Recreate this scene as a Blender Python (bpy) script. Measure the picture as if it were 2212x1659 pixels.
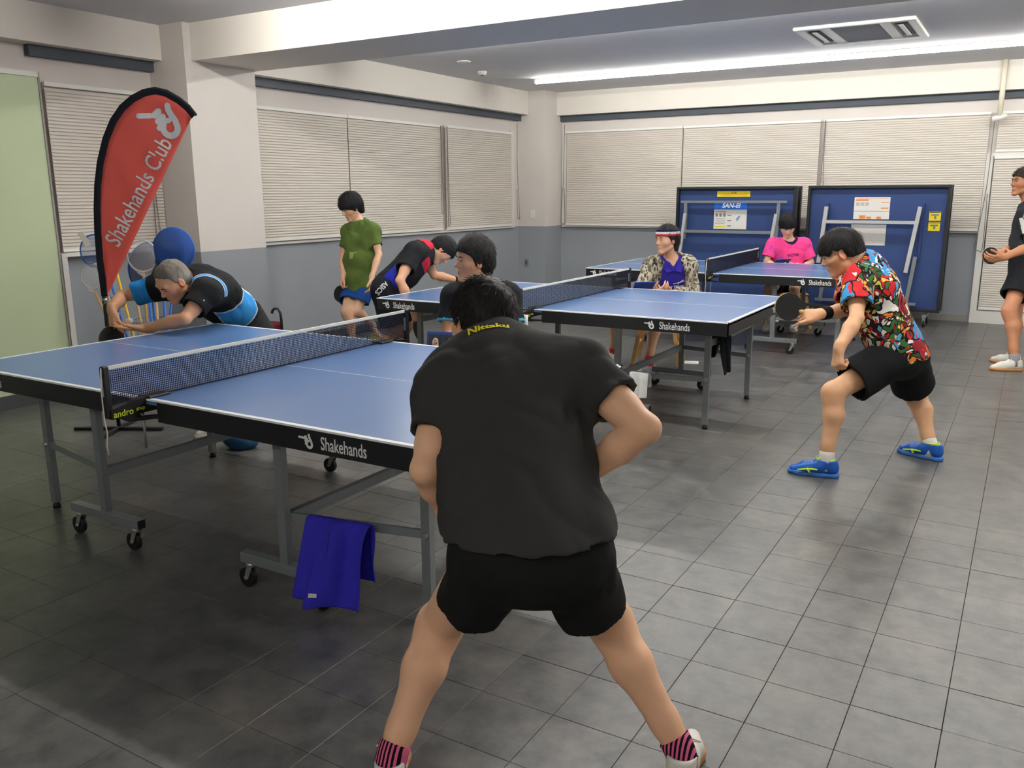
import bpy, bmesh, math, random
import numpy as np
from mathutils import Matrix, Vector
from mathutils.bvhtree import BVHTree

# ------------------------------------------------------------------ scene, camera, world, exposure
SC = bpy.context.scene
COL = SC.collection
for o in list(bpy.data.objects):
    bpy.data.objects.remove(o)

cam_d = bpy.data.cameras.new('camera')
cam_d.sensor_fit = 'HORIZONTAL'
cam_d.sensor_width = 36.0
cam_d.lens = 30.1545
cam_d.clip_start = 0.05
cam = bpy.data.objects.new('camera', cam_d)
COL.objects.link(cam)
_r, _u, _f = ([0.85838, 0.51298, -0.00602], [-0.10636, 0.18943, 0.97612], [-0.50187, 0.83724, -0.21716])
cam.matrix_world = Matrix(((_r[0], _u[0], -_f[0], 0), (_r[1], _u[1], -_f[1], 0),
                           (_r[2], _u[2], -_f[2], 1.5372), (0, 0, 0, 1)))
SC.camera = cam

world = bpy.data.worlds.new('world')
world.use_nodes = True
world.node_tree.nodes['Background'].inputs[0].default_value = (0.9, 0.93, 1.0, 1)
world.node_tree.nodes['Background'].inputs[1].default_value = 0.05
SC.world = world
SC.view_settings.view_transform = 'Standard'
SC.view_settings.look = 'None'
SC.view_settings.exposure = 0.12
SC.view_settings.gamma = 1.0
SC.view_settings.use_curve_mapping = False
TUBE_STRENGTH = 76.0

# ------------------------------------------------------------------ helpers
def lin(c):
    return tuple((v / 12.92 if v <= 0.04045 else ((v + 0.055) / 1.055) ** 2.4) for v in c)

def rgb(r, g, b):
    return lin((r / 255.0, g / 255.0, b / 255.0)) + (1.0,)

def mat(name, color, rough=0.6, spec=0.5, metal=0.0, noise=0.0, nscale=20.0, bump=0.0, bscale=200.0, alpha=1.0, emit=0.0, sss=0.0):
    m = bpy.data.materials.new(name)
    m.use_nodes = True
    nt = m.node_tree
    b = nt.nodes['Principled BSDF']
    b.inputs['Base Color'].default_value = color
    b.inputs['Roughness'].default_value = rough
    b.inputs['Metallic'].default_value = metal
    b.inputs['Specular IOR Level'].default_value = spec
    if alpha < 1:
        b.inputs['Alpha'].default_value = alpha
    if emit > 0:
        b.inputs['Emission Color'].default_value = color
        b.inputs['Emission Strength'].default_value = emit
    if sss > 0:
        b.inputs['Subsurface Weight'].default_value = sss
        b.inputs['Subsurface Radius'].default_value = (0.012, 0.004, 0.002)
        b.inputs['Subsurface Scale'].default_value = 1.0
    if noise > 0 or bump > 0:
        tc = nt.nodes.new('ShaderNodeTexCoord')
    if noise > 0:
        n = nt.nodes.new('ShaderNodeTexNoise')
        n.inputs['Scale'].default_value = nscale
        n.inputs['Detail'].default_value = 5
        nt.links.new(tc.outputs['Object'], n.inputs['Vector'])
        mx = nt.nodes.new('ShaderNodeMix')
        mx.data_type = 'RGBA'
        lo = tuple(max(0, v * (1 - noise)) for v in color[:3]) + (1,)
        hi = tuple(min(1, v * (1 + noise)) for v in color[:3]) + (1,)
        mx.inputs[6].default_value = lo
        mx.inputs[7].default_value = hi
        nt.links.new(n.outputs['Fac'], mx.inputs[0])
        nt.links.new(mx.outputs[2], b.inputs['Base Color'])
    if bump > 0:
        n2 = nt.nodes.new('ShaderNodeTexNoise')
        n2.inputs['Scale'].default_value = bscale
        n2.inputs['Detail'].default_value = 3
        nt.links.new(tc.outputs['Object'], n2.inputs['Vector'])
        bp = nt.nodes.new('ShaderNodeBump')
        bp.inputs['Strength'].default_value = bump
        bp.inputs['Distance'].default_value = 0.004
        nt.links.new(n2.outputs['Fac'], bp.inputs['Height'])
        nt.links.new(bp.outputs['Normal'], b.inputs['Normal'])
    return m

class MB:
    """collects boxes, bars, tubes and sheets; build() links them as ONE mesh object"""
    def __init__(s):
        s.v = []; s.f = []; s.sm = []
    def add(s, vs, fs, smooth=False):
        n = len(s.v)
        s.v += [tuple(v) for v in vs]
        s.f += [tuple(i + n for i in f) for f in fs]
        s.sm += [smooth] * len(fs)
        return s
    def box(s, x0, x1, y0, y1, z0, z1, bev=0.0):
        if bev <= 0:
            vs = [(x, y, z) for x in (x0, x1) for y in (y0, y1) for z in (z0, z1)]
            return s.add(vs, [(0, 1, 3, 2), (4, 6, 7, 5), (0, 4, 5, 1), (2, 3, 7, 6), (0, 2, 6, 4), (1, 5, 7, 3)])
        b = min(bev, (x1 - x0) / 2.01, (y1 - y0) / 2.01, (z1 - z0) / 2.01)
        vs = []
        fs = []
        # chamfered box: 24 verts
        idx = {}
        for sx in (0, 1):
            for sy in (0, 1):
                for sz in (0, 1):
                    X = (x0, x1)[sx]; Y = (y0, y1)[sy]; Z = (z0, z1)[sz]
                    dx = b if sx == 0 else -b; dy = b if sy == 0 else -b; dz = b if sz == 0 else -b
                    idx[(sx, sy, sz, 'x')] = len(vs); vs.append((X, Y + dy, Z + dz))
                    idx[(sx, sy, sz, 'y')] = len(vs); vs.append((X + dx, Y, Z + dz))
                    idx[(sx, sy, sz, 'z')] = len(vs); vs.append((X + dx, Y + dy, Z))
        for sx in (0, 1):
            fs.append([idx[(sx, a, c, 'x')] for a, c in ((0, 0), (1, 0), (1, 1), (0, 1))][:: 1 if sx else -1])
            fs.append([idx[(a, sx, c, 'y')] for a, c in ((0, 0), (1, 0), (1, 1), (0, 1))][:: -1 if sx else 1])
            fs.append([idx[(a, c, sx, 'z')] for a, c in ((0, 0), (1, 0), (1, 1), (0, 1))][:: 1 if sx else -1])
        for a in (0, 1):
            for c in (0, 1):
                fs.append([idx[(a, c, 0, 'x')], idx[(a, c, 1, 'x')], idx[(a, c, 1, 'y')], idx[(a, c, 0, 'y')]])
                fs.append([idx[(a, 0, c, 'x')], idx[(a, 1, c, 'x')], idx[(a, 1, c, 'z')], idx[(a, 0, c, 'z')]])
                fs.append([idx[(0, a, c, 'y')], idx[(1, a, c, 'y')], idx[(1, a, c, 'z')], idx[(0, a, c, 'z')]])
                for d in (0, 1):
                    fs.append([idx[(a, c, d, 'x')], idx[(a, c, d, 'y')], idx[(a, c, d, 'z')]])
        return s.add(vs, fs)
    def bar(s, a, b, w, h=None, up=(0, 0, 1)):
        """rectangular bar from a to b"""
        h = h or w
        a = Vector(a); b = Vector(b); d = (b - a).normalized()
        upv = Vector(up)
        if abs(d.dot(upv)) > 0.95:
            upv = Vector((1, 0, 0))
        x = d.cross(upv).normalized(); y = x.cross(d).normalized()
        vs = [p + x * (sx * w / 2) + y * (sy * h / 2) for p in (a, b) for sx, sy in ((-1, -1), (1, -1), (1, 1), (-1, 1))]
        return s.add(vs, [(3, 2, 1, 0), (4, 5, 6, 7), (0, 1, 5, 4), (1, 2, 6, 5), (2, 3, 7, 6), (3, 0, 4, 7)])
    def tube(s, pts, r, n=8, cap=True, smooth=True):
        """round tube through pts, r scalar or list"""
        pts = [Vector(p) for p in pts]
        rs = r if isinstance(r, (list, tuple)) else [r] * len(pts)
        d0 = (pts[1] - pts[0]).normalized()
        ref = Vector((0, 0, 1)) if abs(d0.z) < 0.9 else Vector((1, 0, 0))
        x = d0.cross(ref).normalized()
        vs = []
        for i, p in enumerate(pts):
            if i == 0: d = pts[1] - p
            elif i == len(pts) - 1: d = p - pts[i - 1]
            else: d = (pts[i + 1] - p).normalized() + (p - pts[i - 1]).normalized()
            d = d.normalized() if d.length > 1e-9 else d0
            x = (x - d * x.dot(d)); x = x.normalized() if x.length > 1e-6 else d.orthogonal().normalized()
            y = d.cross(x)
            for k in range(n):
                t = 2 * math.pi * k / n
                vs.append(p + (x * math.cos(t) + y * math.sin(t)) * rs[i])
        fs = []
        for i in range(len(pts) - 1):
            for k in range(n):
                k2 = (k + 1) % n
                fs.append((i * n + k, i * n + k2, (i + 1) * n + k2, (i + 1) * n + k))
        s.add(vs, fs, smooth)
        if cap:
            m = len(s.v) - len(vs)
            s.f.append(tuple(m + k for k in range(n))[::-1]); s.sm.append(False)
            e = m + (len(pts) - 1) * n
            s.f.append(tuple(e + k for k in range(n))); s.sm.append(False)
        return s
    def disc(s, c, axis, r, th, n=24):
        """solid disc centred at c"""
        c = Vector(c); a = Vector(axis).normalized()
        return s.tube([c - a * th / 2, c + a * th / 2], r, n)
    def sheet(s, grid, smooth=True):
        """grid: rows of points"""
        R = len(grid); Cn = len(grid[0])
        vs = [p for row in grid for p in row]
        fs = [(i * Cn + j, i * Cn + j + 1, (i + 1) * Cn + j + 1, (i + 1) * Cn + j) for i in range(R - 1) for j in range(Cn - 1)]
        return s.add(vs, fs, smooth)
    def poly(s, pts, off):
        """prism: flat outline pts extruded by vector off"""
        n = len(pts); off = Vector(off)
        vs = [Vector(p) for p in pts] + [Vector(p) + off for p in pts]
        fs = [tuple(range(n))[::-1], tuple(range(n, 2 * n))] + [(i, (i + 1) % n, n + (i + 1) % n, n + i) for i in range(n)]
        return s.add(vs, fs)
    def mesh(s, name):
        me = bpy.data.meshes.new(name)
        me.from_pydata([tuple(v) for v in s.v], [], s.f)
        me.polygons.foreach_set('use_smooth', s.sm)
        bm = bmesh.new(); bm.from_mesh(me)
        bmesh.ops.recalc_face_normals(bm, faces=bm.faces)
        bm.to_mesh(me); bm.free()
        me.update()
        return me
    def build(s, name, m, parent=None):
        me = s.mesh(name)
        me.materials.append(m)
        return link(name, me, parent)

def link(name, data, parent=None):
    o = bpy.data.objects.new(name, data)
    COL.objects.link(o)
    if parent is not None:
        o.parent = parent
    return o

def thing(name, label, cat, loc=(0, 0, 0), rz=0.0, group=None):
    o = bpy.data.objects.new(name, None)
    COL.objects.link(o)
    o.empty_display_size = 0.1
    o.location = loc
    o.rotation_euler = (0, 0, rz)
    o['label'] = label; o['category'] = cat
    if group: o['group'] = group
    return o

def tag(o, label, cat, group=None):
    o['label'] = label; o['category'] = cat
    if group: o['group'] = group
    return o

def struct(o, label, cat=None):
    o['kind'] = 'structure'; o['label'] = label; o['category'] = cat or o.name.split('_')[0].split('.')[0]
    return o

def dup(root, loc=None, rz=None, label=None, group=None):
    def cp(o, parent):
        c = o.copy(); COL.objects.link(c)
        if parent is not None: c.parent = parent
        for ch in kids[o.name]: cp(ch, c)
        return c
    kids = {}
    def walk(o):
        kids[o.name] = list(o.children)
        for ch in o.children: walk(ch)
    walk(root)
    r = cp(root, None)
    if loc is not None: r.location = loc
    if rz is not None: r.rotation_euler = (0, 0, rz)
    if label: r['label'] = label
    if group: r['group'] = group
    return r

# ---- text as mesh
def text_mesh(txt, size, depth=0.0006, bold=0.0, squeeze=1.0, res=3):
    cu = bpy.data.curves.new('lettering', 'FONT')
    cu.body = txt; cu.size = size; cu.extrude = depth; cu.offset = bold
    cu.resolution_u = res; cu.align_x = 'CENTER'; cu.align_y = 'CENTER'
    o = bpy.data.objects.new('lettering', cu)
    COL.objects.link(o)
    dg = bpy.context.evaluated_depsgraph_get()
    me = bpy.data.meshes.new_from_object(o.evaluated_get(dg))
    bpy.data.objects.remove(o)
    bpy.data.curves.remove(cu)
    if squeeze != 1.0:
        for v in me.vertices: v.co.x *= squeeze
    return me

def frame_mat(o, x, y):
    x = Vector(x).normalized(); y = Vector(y); y = (y - x * y.dot(x)).normalized(); z = x.cross(y)
    return Matrix(((x.x, y.x, z.x, o[0]), (x.y, y.y, z.y, o[1]), (x.z, y.z, z.z, o[2]), (0, 0, 0, 1)))

def put_text(txt, size, org, x, y, m, name='lettering', parent=None, bold=0.0, squeeze=1.0, depth=0.0006):
    me = text_mesh(txt, size, depth, bold, squeeze)
    me.transform(frame_mat(org, x, y))
    me.materials.clear(); me.materials.append(m)
    return link(name, me, parent)

def drape(me, bvh, dirn, lift=0.002):
    """move the flat mesh me (already placed in front of the target) along dirn onto the surface"""
    d = Vector(dirn).normalized()
    for v in me.vertices:
        h = bvh.ray_cast(v.co, d)
        if h[0] is None:
            h = bvh.find_nearest(v.co)
        if h[0] is not None:
            v.co = h[0] - d * lift
    return me
# ------------------------------------------------------------------ room shell
XL, YB, XR, YF = -6.5, 11.56, 3.4, -3.4
CEIL_N, CEIL_F = 2.90, 2.94
DADO = 1.065

def wall_mat(name, up, down, z0):
    m = mat(name, up, rough=0.75, spec=0.25)
    nt = m.node_tree; b = nt.nodes['Principled BSDF']
    g = nt.nodes.new('ShaderNodeNewGeometry')
    sp = nt.nodes.new('ShaderNodeSeparateXYZ')
    nt.links.new(g.outputs['Position'], sp.inputs[0])
    gt = nt.nodes.new('ShaderNodeMath'); gt.operation = 'GREATER_THAN'; gt.inputs[1].default_value = z0
    nt.links.new(sp.outputs['Z'], gt.inputs[0])
    n = nt.nodes.new('ShaderNodeTexNoise'); n.inputs['Scale'].default_value = 1.3; n.inputs['Detail'].default_value = 6
    nt.links.new(g.outputs['Position'], n.inputs['Vector'])
    mr = nt.nodes.new('ShaderNodeMapRange')
    mr.inputs[3].default_value = 0.90; mr.inputs[4].default_value = 1.08
    nt.links.new(n.outputs['Fac'], mr.inputs[0])
    mx = nt.nodes.new('ShaderNodeMix'); mx.data_type = 'RGBA'
    mx.inputs[6].default_value = down; mx.inputs[7].default_value = up
    nt.links.new(gt.outputs[0], mx.inputs[0])
    ml = nt.nodes.new('ShaderNodeMix'); ml.data_type = 'RGBA'; ml.blend_type = 'MULTIPLY'; ml.inputs[0].default_value = 1.0
    nt.links.new(mx.outputs[2], ml.inputs[6]); nt.links.new(mr.outputs[0], ml.inputs[7])
    nt.links.new(ml.outputs[2], b.inputs['Base Color'])
    return m

M_WALL = wall_mat('painted_wall', rgb(218, 212, 206), rgb(146, 151, 156), DADO)
M_CEIL = mat('ceiling_paint', rgb(214, 215, 219), 0.8, 0.2, noise=0.03, nscale=2)
M_BEAM = mat('beam_paint', rgb(228, 223, 214), 0.75, 0.2)
M_RAIL = mat('dark_grey_rail', rgb(78, 84, 92), 0.6, 0.3)
M_TRIMW = mat('white_trim', rgb(222, 220, 214), 0.5, 0.4)
M_BASE = mat('grey_baseboard', rgb(140, 138, 132), 0.6, 0.3)
M_DARKBASE = mat('dark_baseboard', rgb(70, 72, 74), 0.6, 0.3)
M_GREEN = mat('pale_green_panel', rgb(188, 202, 166), 0.6, 0.3, noise=0.02, nscale=3)
M_WHITE = mat('white_plastic', rgb(232, 232, 228), 0.4, 0.5)
M_CREAM = mat('cream_plastic', rgb(226, 220, 200), 0.45, 0.5)
M_SLAT = mat('blind_slat', rgb(206, 199, 189), 0.5, 0.4)
M_CORD = mat('blind_cord', rgb(120, 112, 104), 0.8, 0.2)

wl = MB().box(XL - 0.2, XL, YF, YB + 0.2, 0, 3.1).build('wall_left', M_WALL)
struct(wl, 'left wall, pale above and grey below, with covered windows')
wb = MB().box(XL, XR, YB, YB + 0.2, 0, 3.1).build('wall_back', M_WALL)
struct(wb, 'far wall with long white blinds over a grey painted lower band')
wr = MB().box(XR, XR + 0.2, YF, YB + 0.2, 0, 3.1).build('wall_right', M_WALL)
struct(wr, 'plain two-tone wall on the side out of the photo')
wf = MB().box(XL, XR, YF - 0.2, YF, 0, 3.1).build('wall_front', M_WALL)
struct(wf, 'plain two-tone wall behind the photographer')
ce = MB().box(XL, XR, YF, 5.4, CEIL_N, CEIL_N + 0.2).box(XL, XR, 5.4, YB, CEIL_F, CEIL_F + 0.2).build('ceiling', M_CEIL)
struct(ce, 'light grey ceiling carrying the long lamps')
pl = MB().box(XL, -6.05, 4.96, 5.70, 0, CEIL_N).build('wall_column', M_WALL)
struct(pl, 'square column in the left wall where the ceiling beam lands')
pc = MB().box(XL, -6.05, 11.05, YB, 0, CEIL_F).build('wall_corner_pillar', M_WALL)
struct(pc, 'pillar filling the far corner between the two blind-covered walls')
bm_ = MB().box(XL, XR, 5.03, 5.76, 2.61, CEIL_F + 0.05).build('ceiling_beam', M_BEAM)
struct(bm_, 'deep white beam crossing the ceiling above the middle of the room', 'beam')
b2 = MB().box(XL, -6.33, YF, 5.03, 2.625, CEIL_N + .01).box(XL, -6.33, 5.76, YB, 2.625, CEIL_F + .01).build('ceiling_beam_left', M_BEAM)
struct(b2, 'white edge beam above the left windows', 'beam')
b3 = MB().box(-6.33, XR, 11.40, YB, 2.625, CEIL_F + .01).build('ceiling_beam_back', M_BEAM)
struct(b3, 'white edge beam above the windows of the far wall', 'beam')
# dark recess rails under the edge beams
for i, (bx, lab) in enumerate([((XL, -6.44, 3.9, 4.96, 2.545, 2.625), 'dark grey recessed rail above the window beside the red banner'),
                               ((XL, -6.44, 5.70, 11.05, 2.545, 2.625), 'long dark grey recessed rail above the left wall blinds'),
                               ((-6.05, XR, 11.50, YB, 2.545, 2.625), 'long dark grey recessed rail above the far wall blinds')]):
    struct(MB().box(*bx).build('trim_%d' % (i + 1), M_RAIL), lab, 'trim')
struct(MB().box(-6.05, -0.50, 11.535, YB, 0, 0.075).build('baseboard_back', M_BASE), 'grey baseboard along the far wall', 'baseboard')
struct(MB().box(XL, XL + .015, 5.7, 11.05, 0, 0.075).build('baseboard_left', M_DARKBASE), 'dark baseboard along the left wall', 'baseboard')
struct(MB().box(XL, -6.33, 0.5, 3.86, 0, 0.10).build('trim_4', M_DARKBASE), 'low dark step at the foot of the pale green panel', 'trim')
# white trim around windows
tw = MB()
tw.box(XL, -6.40, 3.94, 3.985, 0.0, 1.10).box(XL, -6.40, 3.985, 4.96, 1.075, 1.105)
struct(tw.build('trim_5', M_TRIMW), 'white upright and sill strip beside the pale green panel', 'trim')
tw = MB().box(XL, XL + .03, 10.80, 10.90, 1.065, 2.40).box(XL, XL + .035, 5.7, 10.9, 1.05, 1.075)
struct(tw.build('window_frame_left', M_TRIMW), 'white window frame and sill under the left wall blinds', 'window')
tw = MB().box(-6.03, -5.96, YB - .03, YB, 1.065, 2.44).box(-6.03, -0.52, YB - .035, YB, 1.045, 1.072)
struct(tw.build('window_frame_back', M_TRIMW), 'white window frame and sill under the far wall blinds', 'window')

# pale green panel with its top rail
gp = thing('wall_panel', 'pale green full-height panel at the left edge, beside the red banner', 'panel', (-6.36, 2.2, 0))
MB().box(-0.03, 0.0, -1.7, 1.69, 0.10, 2.385).build('sheet', M_GREEN, gp)
MB().box(-0.04, 0.012, -1.7, 1.69, 2.385, 2.42).build('top_rail', M_TRIMW, gp)
MB().box(-0.04, 0.006, 1.69, 1.705, 0.10, 2.42).build('edge_strip', M_BASE, gp)

# ---- floor: tiles
TP = 0.2535; TX0, TY0 = -0.833, 2.548
floor_bed = MB().box(XL, XR, YF, YB, -0.12, -0.006).build('floor', mat('tile_joint', rgb(34, 34, 34), 0.9, 0.1))
struct(floor_bed, 'dark grey square-tiled rubber floor')

def floor_mat(rand):
    m = bpy.data.materials.new('floor_tile'); m.use_nodes = True
    nt = m.node_tree; b = nt.nodes['Principled BSDF']
    g = nt.nodes.new('ShaderNodeNewGeometry')
    n1 = nt.nodes.new('ShaderNodeTexNoise'); n1.inputs['Scale'].default_value = 9; n1.inputs['Detail'].default_value = 8; n1.inputs['Roughness'].default_value = 0.65
    n2 = nt.nodes.new('ShaderNodeTexNoise'); n2.inputs['Scale'].default_value = 2.2; n2.inputs['Detail'].default_value = 5
    n3 = nt.nodes.new('ShaderNodeTexNoise'); n3.inputs['Scale'].default_value = 26; n3.inputs['Detail'].default_value = 4
    for n in (n1, n2, n3): nt.links.new(g.outputs['Position'], n.inputs['Vector'])
    cr = nt.nodes.new('ShaderNodeValToRGB')
    cr.color_ramp.elements[0].position = 0.28; cr.color_ramp.elements[0].color = rgb(64, 65, 66)
    cr.color_ramp.elements[1].position = 0.75; cr.color_ramp.elements[1].color = rgb(110, 108, 104)
    nt.links.new(n1.outputs['Fac'], cr.inputs[0])
    oi = nt.nodes.new('ShaderNodeObjectInfo')
    mr = nt.nodes.new('ShaderNodeMapRange'); mr.inputs[3].default_value = 0.95; mr.inputs[4].default_value = 1.05
    nt.links.new(g.outputs['Random Per Island'] if rand == 'island' else oi.outputs['Random'], mr.inputs[0])
    ml = nt.nodes.new('ShaderNodeMix'); ml.data_type = 'RGBA'; ml.blend_type = 'MULTIPLY'; ml.inputs[0].default_value = 1.0
    nt.links.new(cr.outputs[0], ml.inputs[6]); nt.links.new(mr.outputs[0], ml.inputs[7])
    # dusty scuffs, with glossy highlights of rough patches painted in as pale tone
    cr2 = nt.nodes.new('ShaderNodeValToRGB')
    cr2.color_ramp.elements[0].position = 0.52; cr2.color_ramp.elements[0].color = (0, 0, 0, 1)
    cr2.color_ramp.elements[1].position = 0.78; cr2.color_ramp.elements[1].color = (0.5, 0.5, 0.5, 1)
    nt.links.new(n2.outputs['Fac'], cr2.inputs[0])
    mm = nt.nodes.new('ShaderNodeMath'); mm.operation = 'MULTIPLY'
    nt.links.new(cr2.outputs[0], mm.inputs[0]); nt.links.new(n3.outputs['Fac'], mm.inputs[1])
    mx = nt.nodes.new('ShaderNodeMix'); mx.data_type = 'RGBA'
    nt.links.new(mm.outputs[0], mx.inputs[0]); nt.links.new(ml.outputs[2], mx.inputs[6]); mx.inputs[7].default_value = rgb(156, 148, 136)
    nt.links.new(mx.outputs[2], b.inputs['Base Color'])
    rr = nt.nodes.new('ShaderNodeMapRange'); rr.inputs[3].default_value = 0.24; rr.inputs[4].default_value = 0.46
    nt.links.new(n1.outputs['Fac'], rr.inputs[0]); nt.links.new(rr.outputs[0], b.inputs['Roughness'])
    b.inputs['Specular IOR Level'].default_value = 0.5
    bp = nt.nodes.new('ShaderNodeBump'); bp.inputs['Strength'].default_value = 0.25; bp.inputs['Distance'].default_value = 0.002
    nt.links.new(n3.outputs['Fac'], bp.inputs['Height']); nt.links.new(bp.outputs['Normal'], b.inputs['Normal'])
    return m
M_TILE = floor_mat('object'); M_TILEF = floor_mat('island')
tile_me = MB().box(-TP / 2 + .0008, TP / 2 - .0008, -TP / 2 + .0008, TP / 2 - .0008, -0.006, 0.0, 0.001).mesh('floor_tile')
tile_me.materials.append(M_TILE)
def campx(P):
    d = Vector(P) - cam.location if False else Vector(P) - Vector((0, 0, 1.5372))
    z = d.dot(Vector(_f))
    return (1106 + 1853 * d.dot(Vector(_r)) / z, 829.5 - 1853 * d.dot(Vector(_u)) / z, z) if z > .1 else (-9e9, 0, z)
near = []; far = []
rt = random.Random(5)
for i in range(-24, 18):
    for j in range(-24, 38):
        x = TX0 + (i + .5) * TP; y = TY0 + (j + .5) * TP
        if x < XL or x > XR or y < YF or y > YB: continue
        p = campx((x, y, 0))
        vis = -60 < p[0] < 2272 and -60 < p[1] < 1719 and p[2] > 0.3
        (near if vis else far).append((p[2], x, y))
near.sort()
far += near[300:]
for d, x, y in near[:300]:
    o = link('floor_tile', tile_me, floor_bed); o.location = (x, y, rt.uniform(-.0006, .0004))
mb = MB()
for d, x, y in far:
    h = TP / 2 - .0008
    mb.box(x - h, x + h, y - h, y + h, -0.006, rt.uniform(-.0006, .0004))
ff = mb.build('floor_tile_field', M_TILEF, floor_bed); ff['kind'] = 'stuff'

def smooth_path(pts, n=8):
    p = [Vector(q) for q in pts]; out = []
    for i in range(len(p) - 1):
        a = p[max(0, i - 1)]; b = p[i]; c = p[i + 1]; d = p[min(len(p) - 1, i + 2)]
        for k in range(n):
            t = k / n
            out.append(.5 * ((2 * b) + (c - a) * t + (2 * a - 5 * b + 4 * c - d) * t * t + (3 * b - a - 3 * c + d) * t ** 3))
    return out + [p[-1]]
# ---- venetian blinds
def blind(name_label, p0, p1, z0, z1, nrm, cord_at=None, cord_z=1.35, side=0.0):
    """blind from p0 to p1 (xy of its plane), slats facing nrm"""
    p0 = Vector((p0[0], p0[1], 0)); p1 = Vector((p1[0], p1[1], 0)); n = Vector((nrm[0], nrm[1], 0))
    L = (p1 - p0).length; ax = (p1 - p0).normalized()
    t = thing('venetian_blind', name_label, 'blind', (p0.x, p0.y, z0))
    def P(u, v, z): return ax * u + n * v + Vector((0, 0, z - z0))
    mb = MB(); pitch = 0.0262; k = 0
    z = z0 + 0.03
    while z < z1 - 0.03:
        a = P(0.004, -0.004, z + .0135); b = P(L - .004, -0.004, z + .0135); c = P(L - .004, 0.006, z - .0133); d = P(0.004, 0.006, z - .0133)
        mid1 = P(0.004, 0.0045, z + .001); mid2 = P(L - .004, 0.0045, z + .001)
        mb.add([a, b, mid2, mid1, c, d], [(0, 1, 2, 3), (3, 2, 4, 5)], True)
        z += pitch
    s = mb.build('slats', M_SLAT, t); s['kind'] = 'stuff'
    def bx(nm, u0, u1, v0, v1, zz0, zz1, m):
        mb = MB(); pts = [P(u, v, z) for u in (u0, u1) for v in (v0, v1) for z in (zz0, zz1)]
        mb.add(pts, [(0, 1, 3, 2), (4, 6, 7, 5), (0, 4, 5, 1), (2, 3, 7, 6), (0, 2, 6, 4), (1, 5, 7, 3)])
        return mb.build(nm, m, t)
    bx('head_rail', 0, L, -.012, .018, z1 - .03, z1, M_WHITE)
    bx('bottom_rail', 0.003, L - .003, -.008, .012, z0, z0 + .022, M_WHITE)
    if cord_at is not None:
        u = cord_at
        pts = [P(u, .022, z1 - .01), P(u + .004, .024, (z1 + cord_z) / 2), P(u + .02, .024, cord_z + .1), P(u + .022, .024, cord_z), P(u + .002, .024, cord_z - .03), P(u - .018, .024, cord_z), P(u - .014, .024, cord_z + .12), P(u - .004, .022, z1 - .01)]
        MB().tube(smooth_path(pts), 0.0035, 5).build('cord', M_CORD, t)
    return t

blind('white venetian blind on the window behind the red banner', (-6.462, 3.99), (-6.462, 4.955), 1.11, 2.372, (1, 0), 0.86, 1.22)
blind('white venetian blind at the column end of the left wall', (-6.455, 5.72), (-6.455, 7.345), 1.085, 2.365, (1, 0))
blind('widest white venetian blind on the left wall, behind the man in green', (-6.455, 7.352), (-6.455, 9.08), 1.085, 2.367, (1, 0), 1.70, 1.32)
blind('white venetian blind on the left wall nearest the corner pillar', (-6.455, 9.16), (-6.455, 10.79), 1.08, 2.375, (1, 0), 0.03, 1.16)
blind('white venetian blind on the far wall nearest the corner pillar', (-5.945, 11.505), (-4.185, 11.505), 1.07, 2.405, (0, -1), None)
blind('white venetian blind on the far wall behind the poster on the folded table', (-4.175, 11.505), (-2.395, 11.505), 1.07, 2.405, (0, -1), None)
blind('white venetian blind on the far wall next to the glazed door', (-2.355, 11.505), (-0.54, 11.505), 1.07, 2.405, (0, -1), 0.02, 1.50)
blind('long white venetian blind over the glazed door behind the standing man', (-0.46, 11.50), (0.62, 11.50), 0.16, 1.915, (0, -1), None)
blind('white venetian blind on the fanlight above the glazed door', (-0.46, 11.505), (0.62, 11.505), 1.96, 2.405, (0, -1), None)
# loose cords hanging in the corner beside the blinds
for lab, P in [('thin grey blind cord looped beside the corner pillar on the left wall', [(-6.44, 10.93, 2.5), (-6.44, 10.93, 1.9), (-6.43, 10.95, 1.45), (-6.43, 10.97, 1.20), (-6.43, 10.95, 1.17), (-6.43, 10.91, 1.22), (-6.44, 10.92, 1.6)]),
               ('thin grey blind cord looped on the far wall beside the corner pillar', [(-5.99, 11.52, 2.5), (-6.0, 11.52, 1.8), (-6.02, 11.51, 1.4), (-6.03, 11.51, 1.12), (-6.0, 11.51, 1.09), (-5.97, 11.51, 1.13), (-5.99, 11.52, 1.6)]),
               ('thin blind cord hanging beside the glazed door', [(-0.50, 11.47, 2.3), (-0.505, 11.47, 1.6), (-0.55, 11.47, 1.0), (-0.56, 11.47, 0.88), (-0.52, 11.47, 0.85), (-0.48, 11.47, 0.9), (-0.49, 11.47, 1.5)])]:
    tag(MB().tube(smooth_path(P), 0.004, 5).build('blind_cord', M_CORD), lab, 'cord')

# glazed door frame on the far wall
dr = thing('door_1', 'glazed door in the far wall with a white frame, behind the standing man', 'door', (-0.47, 11.53, 0)); dr['kind'] = 'structure'
MB().box(-.07, 0.0, -.03, .03, 0, 1.95).box(1.1, 1.16, -.03, .03, 0, 1.95).build('door_frame', M_TRIMW, dr)
MB().box(0.0, 1.1, -.035, .03, 1.915, 1.955).build('top_rail', M_TRIMW, dr)
MB().box(0.0, 1.1, -.03, .03, 0.0, 0.15).build('kick_panel', M_TRIMW, dr)

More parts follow.
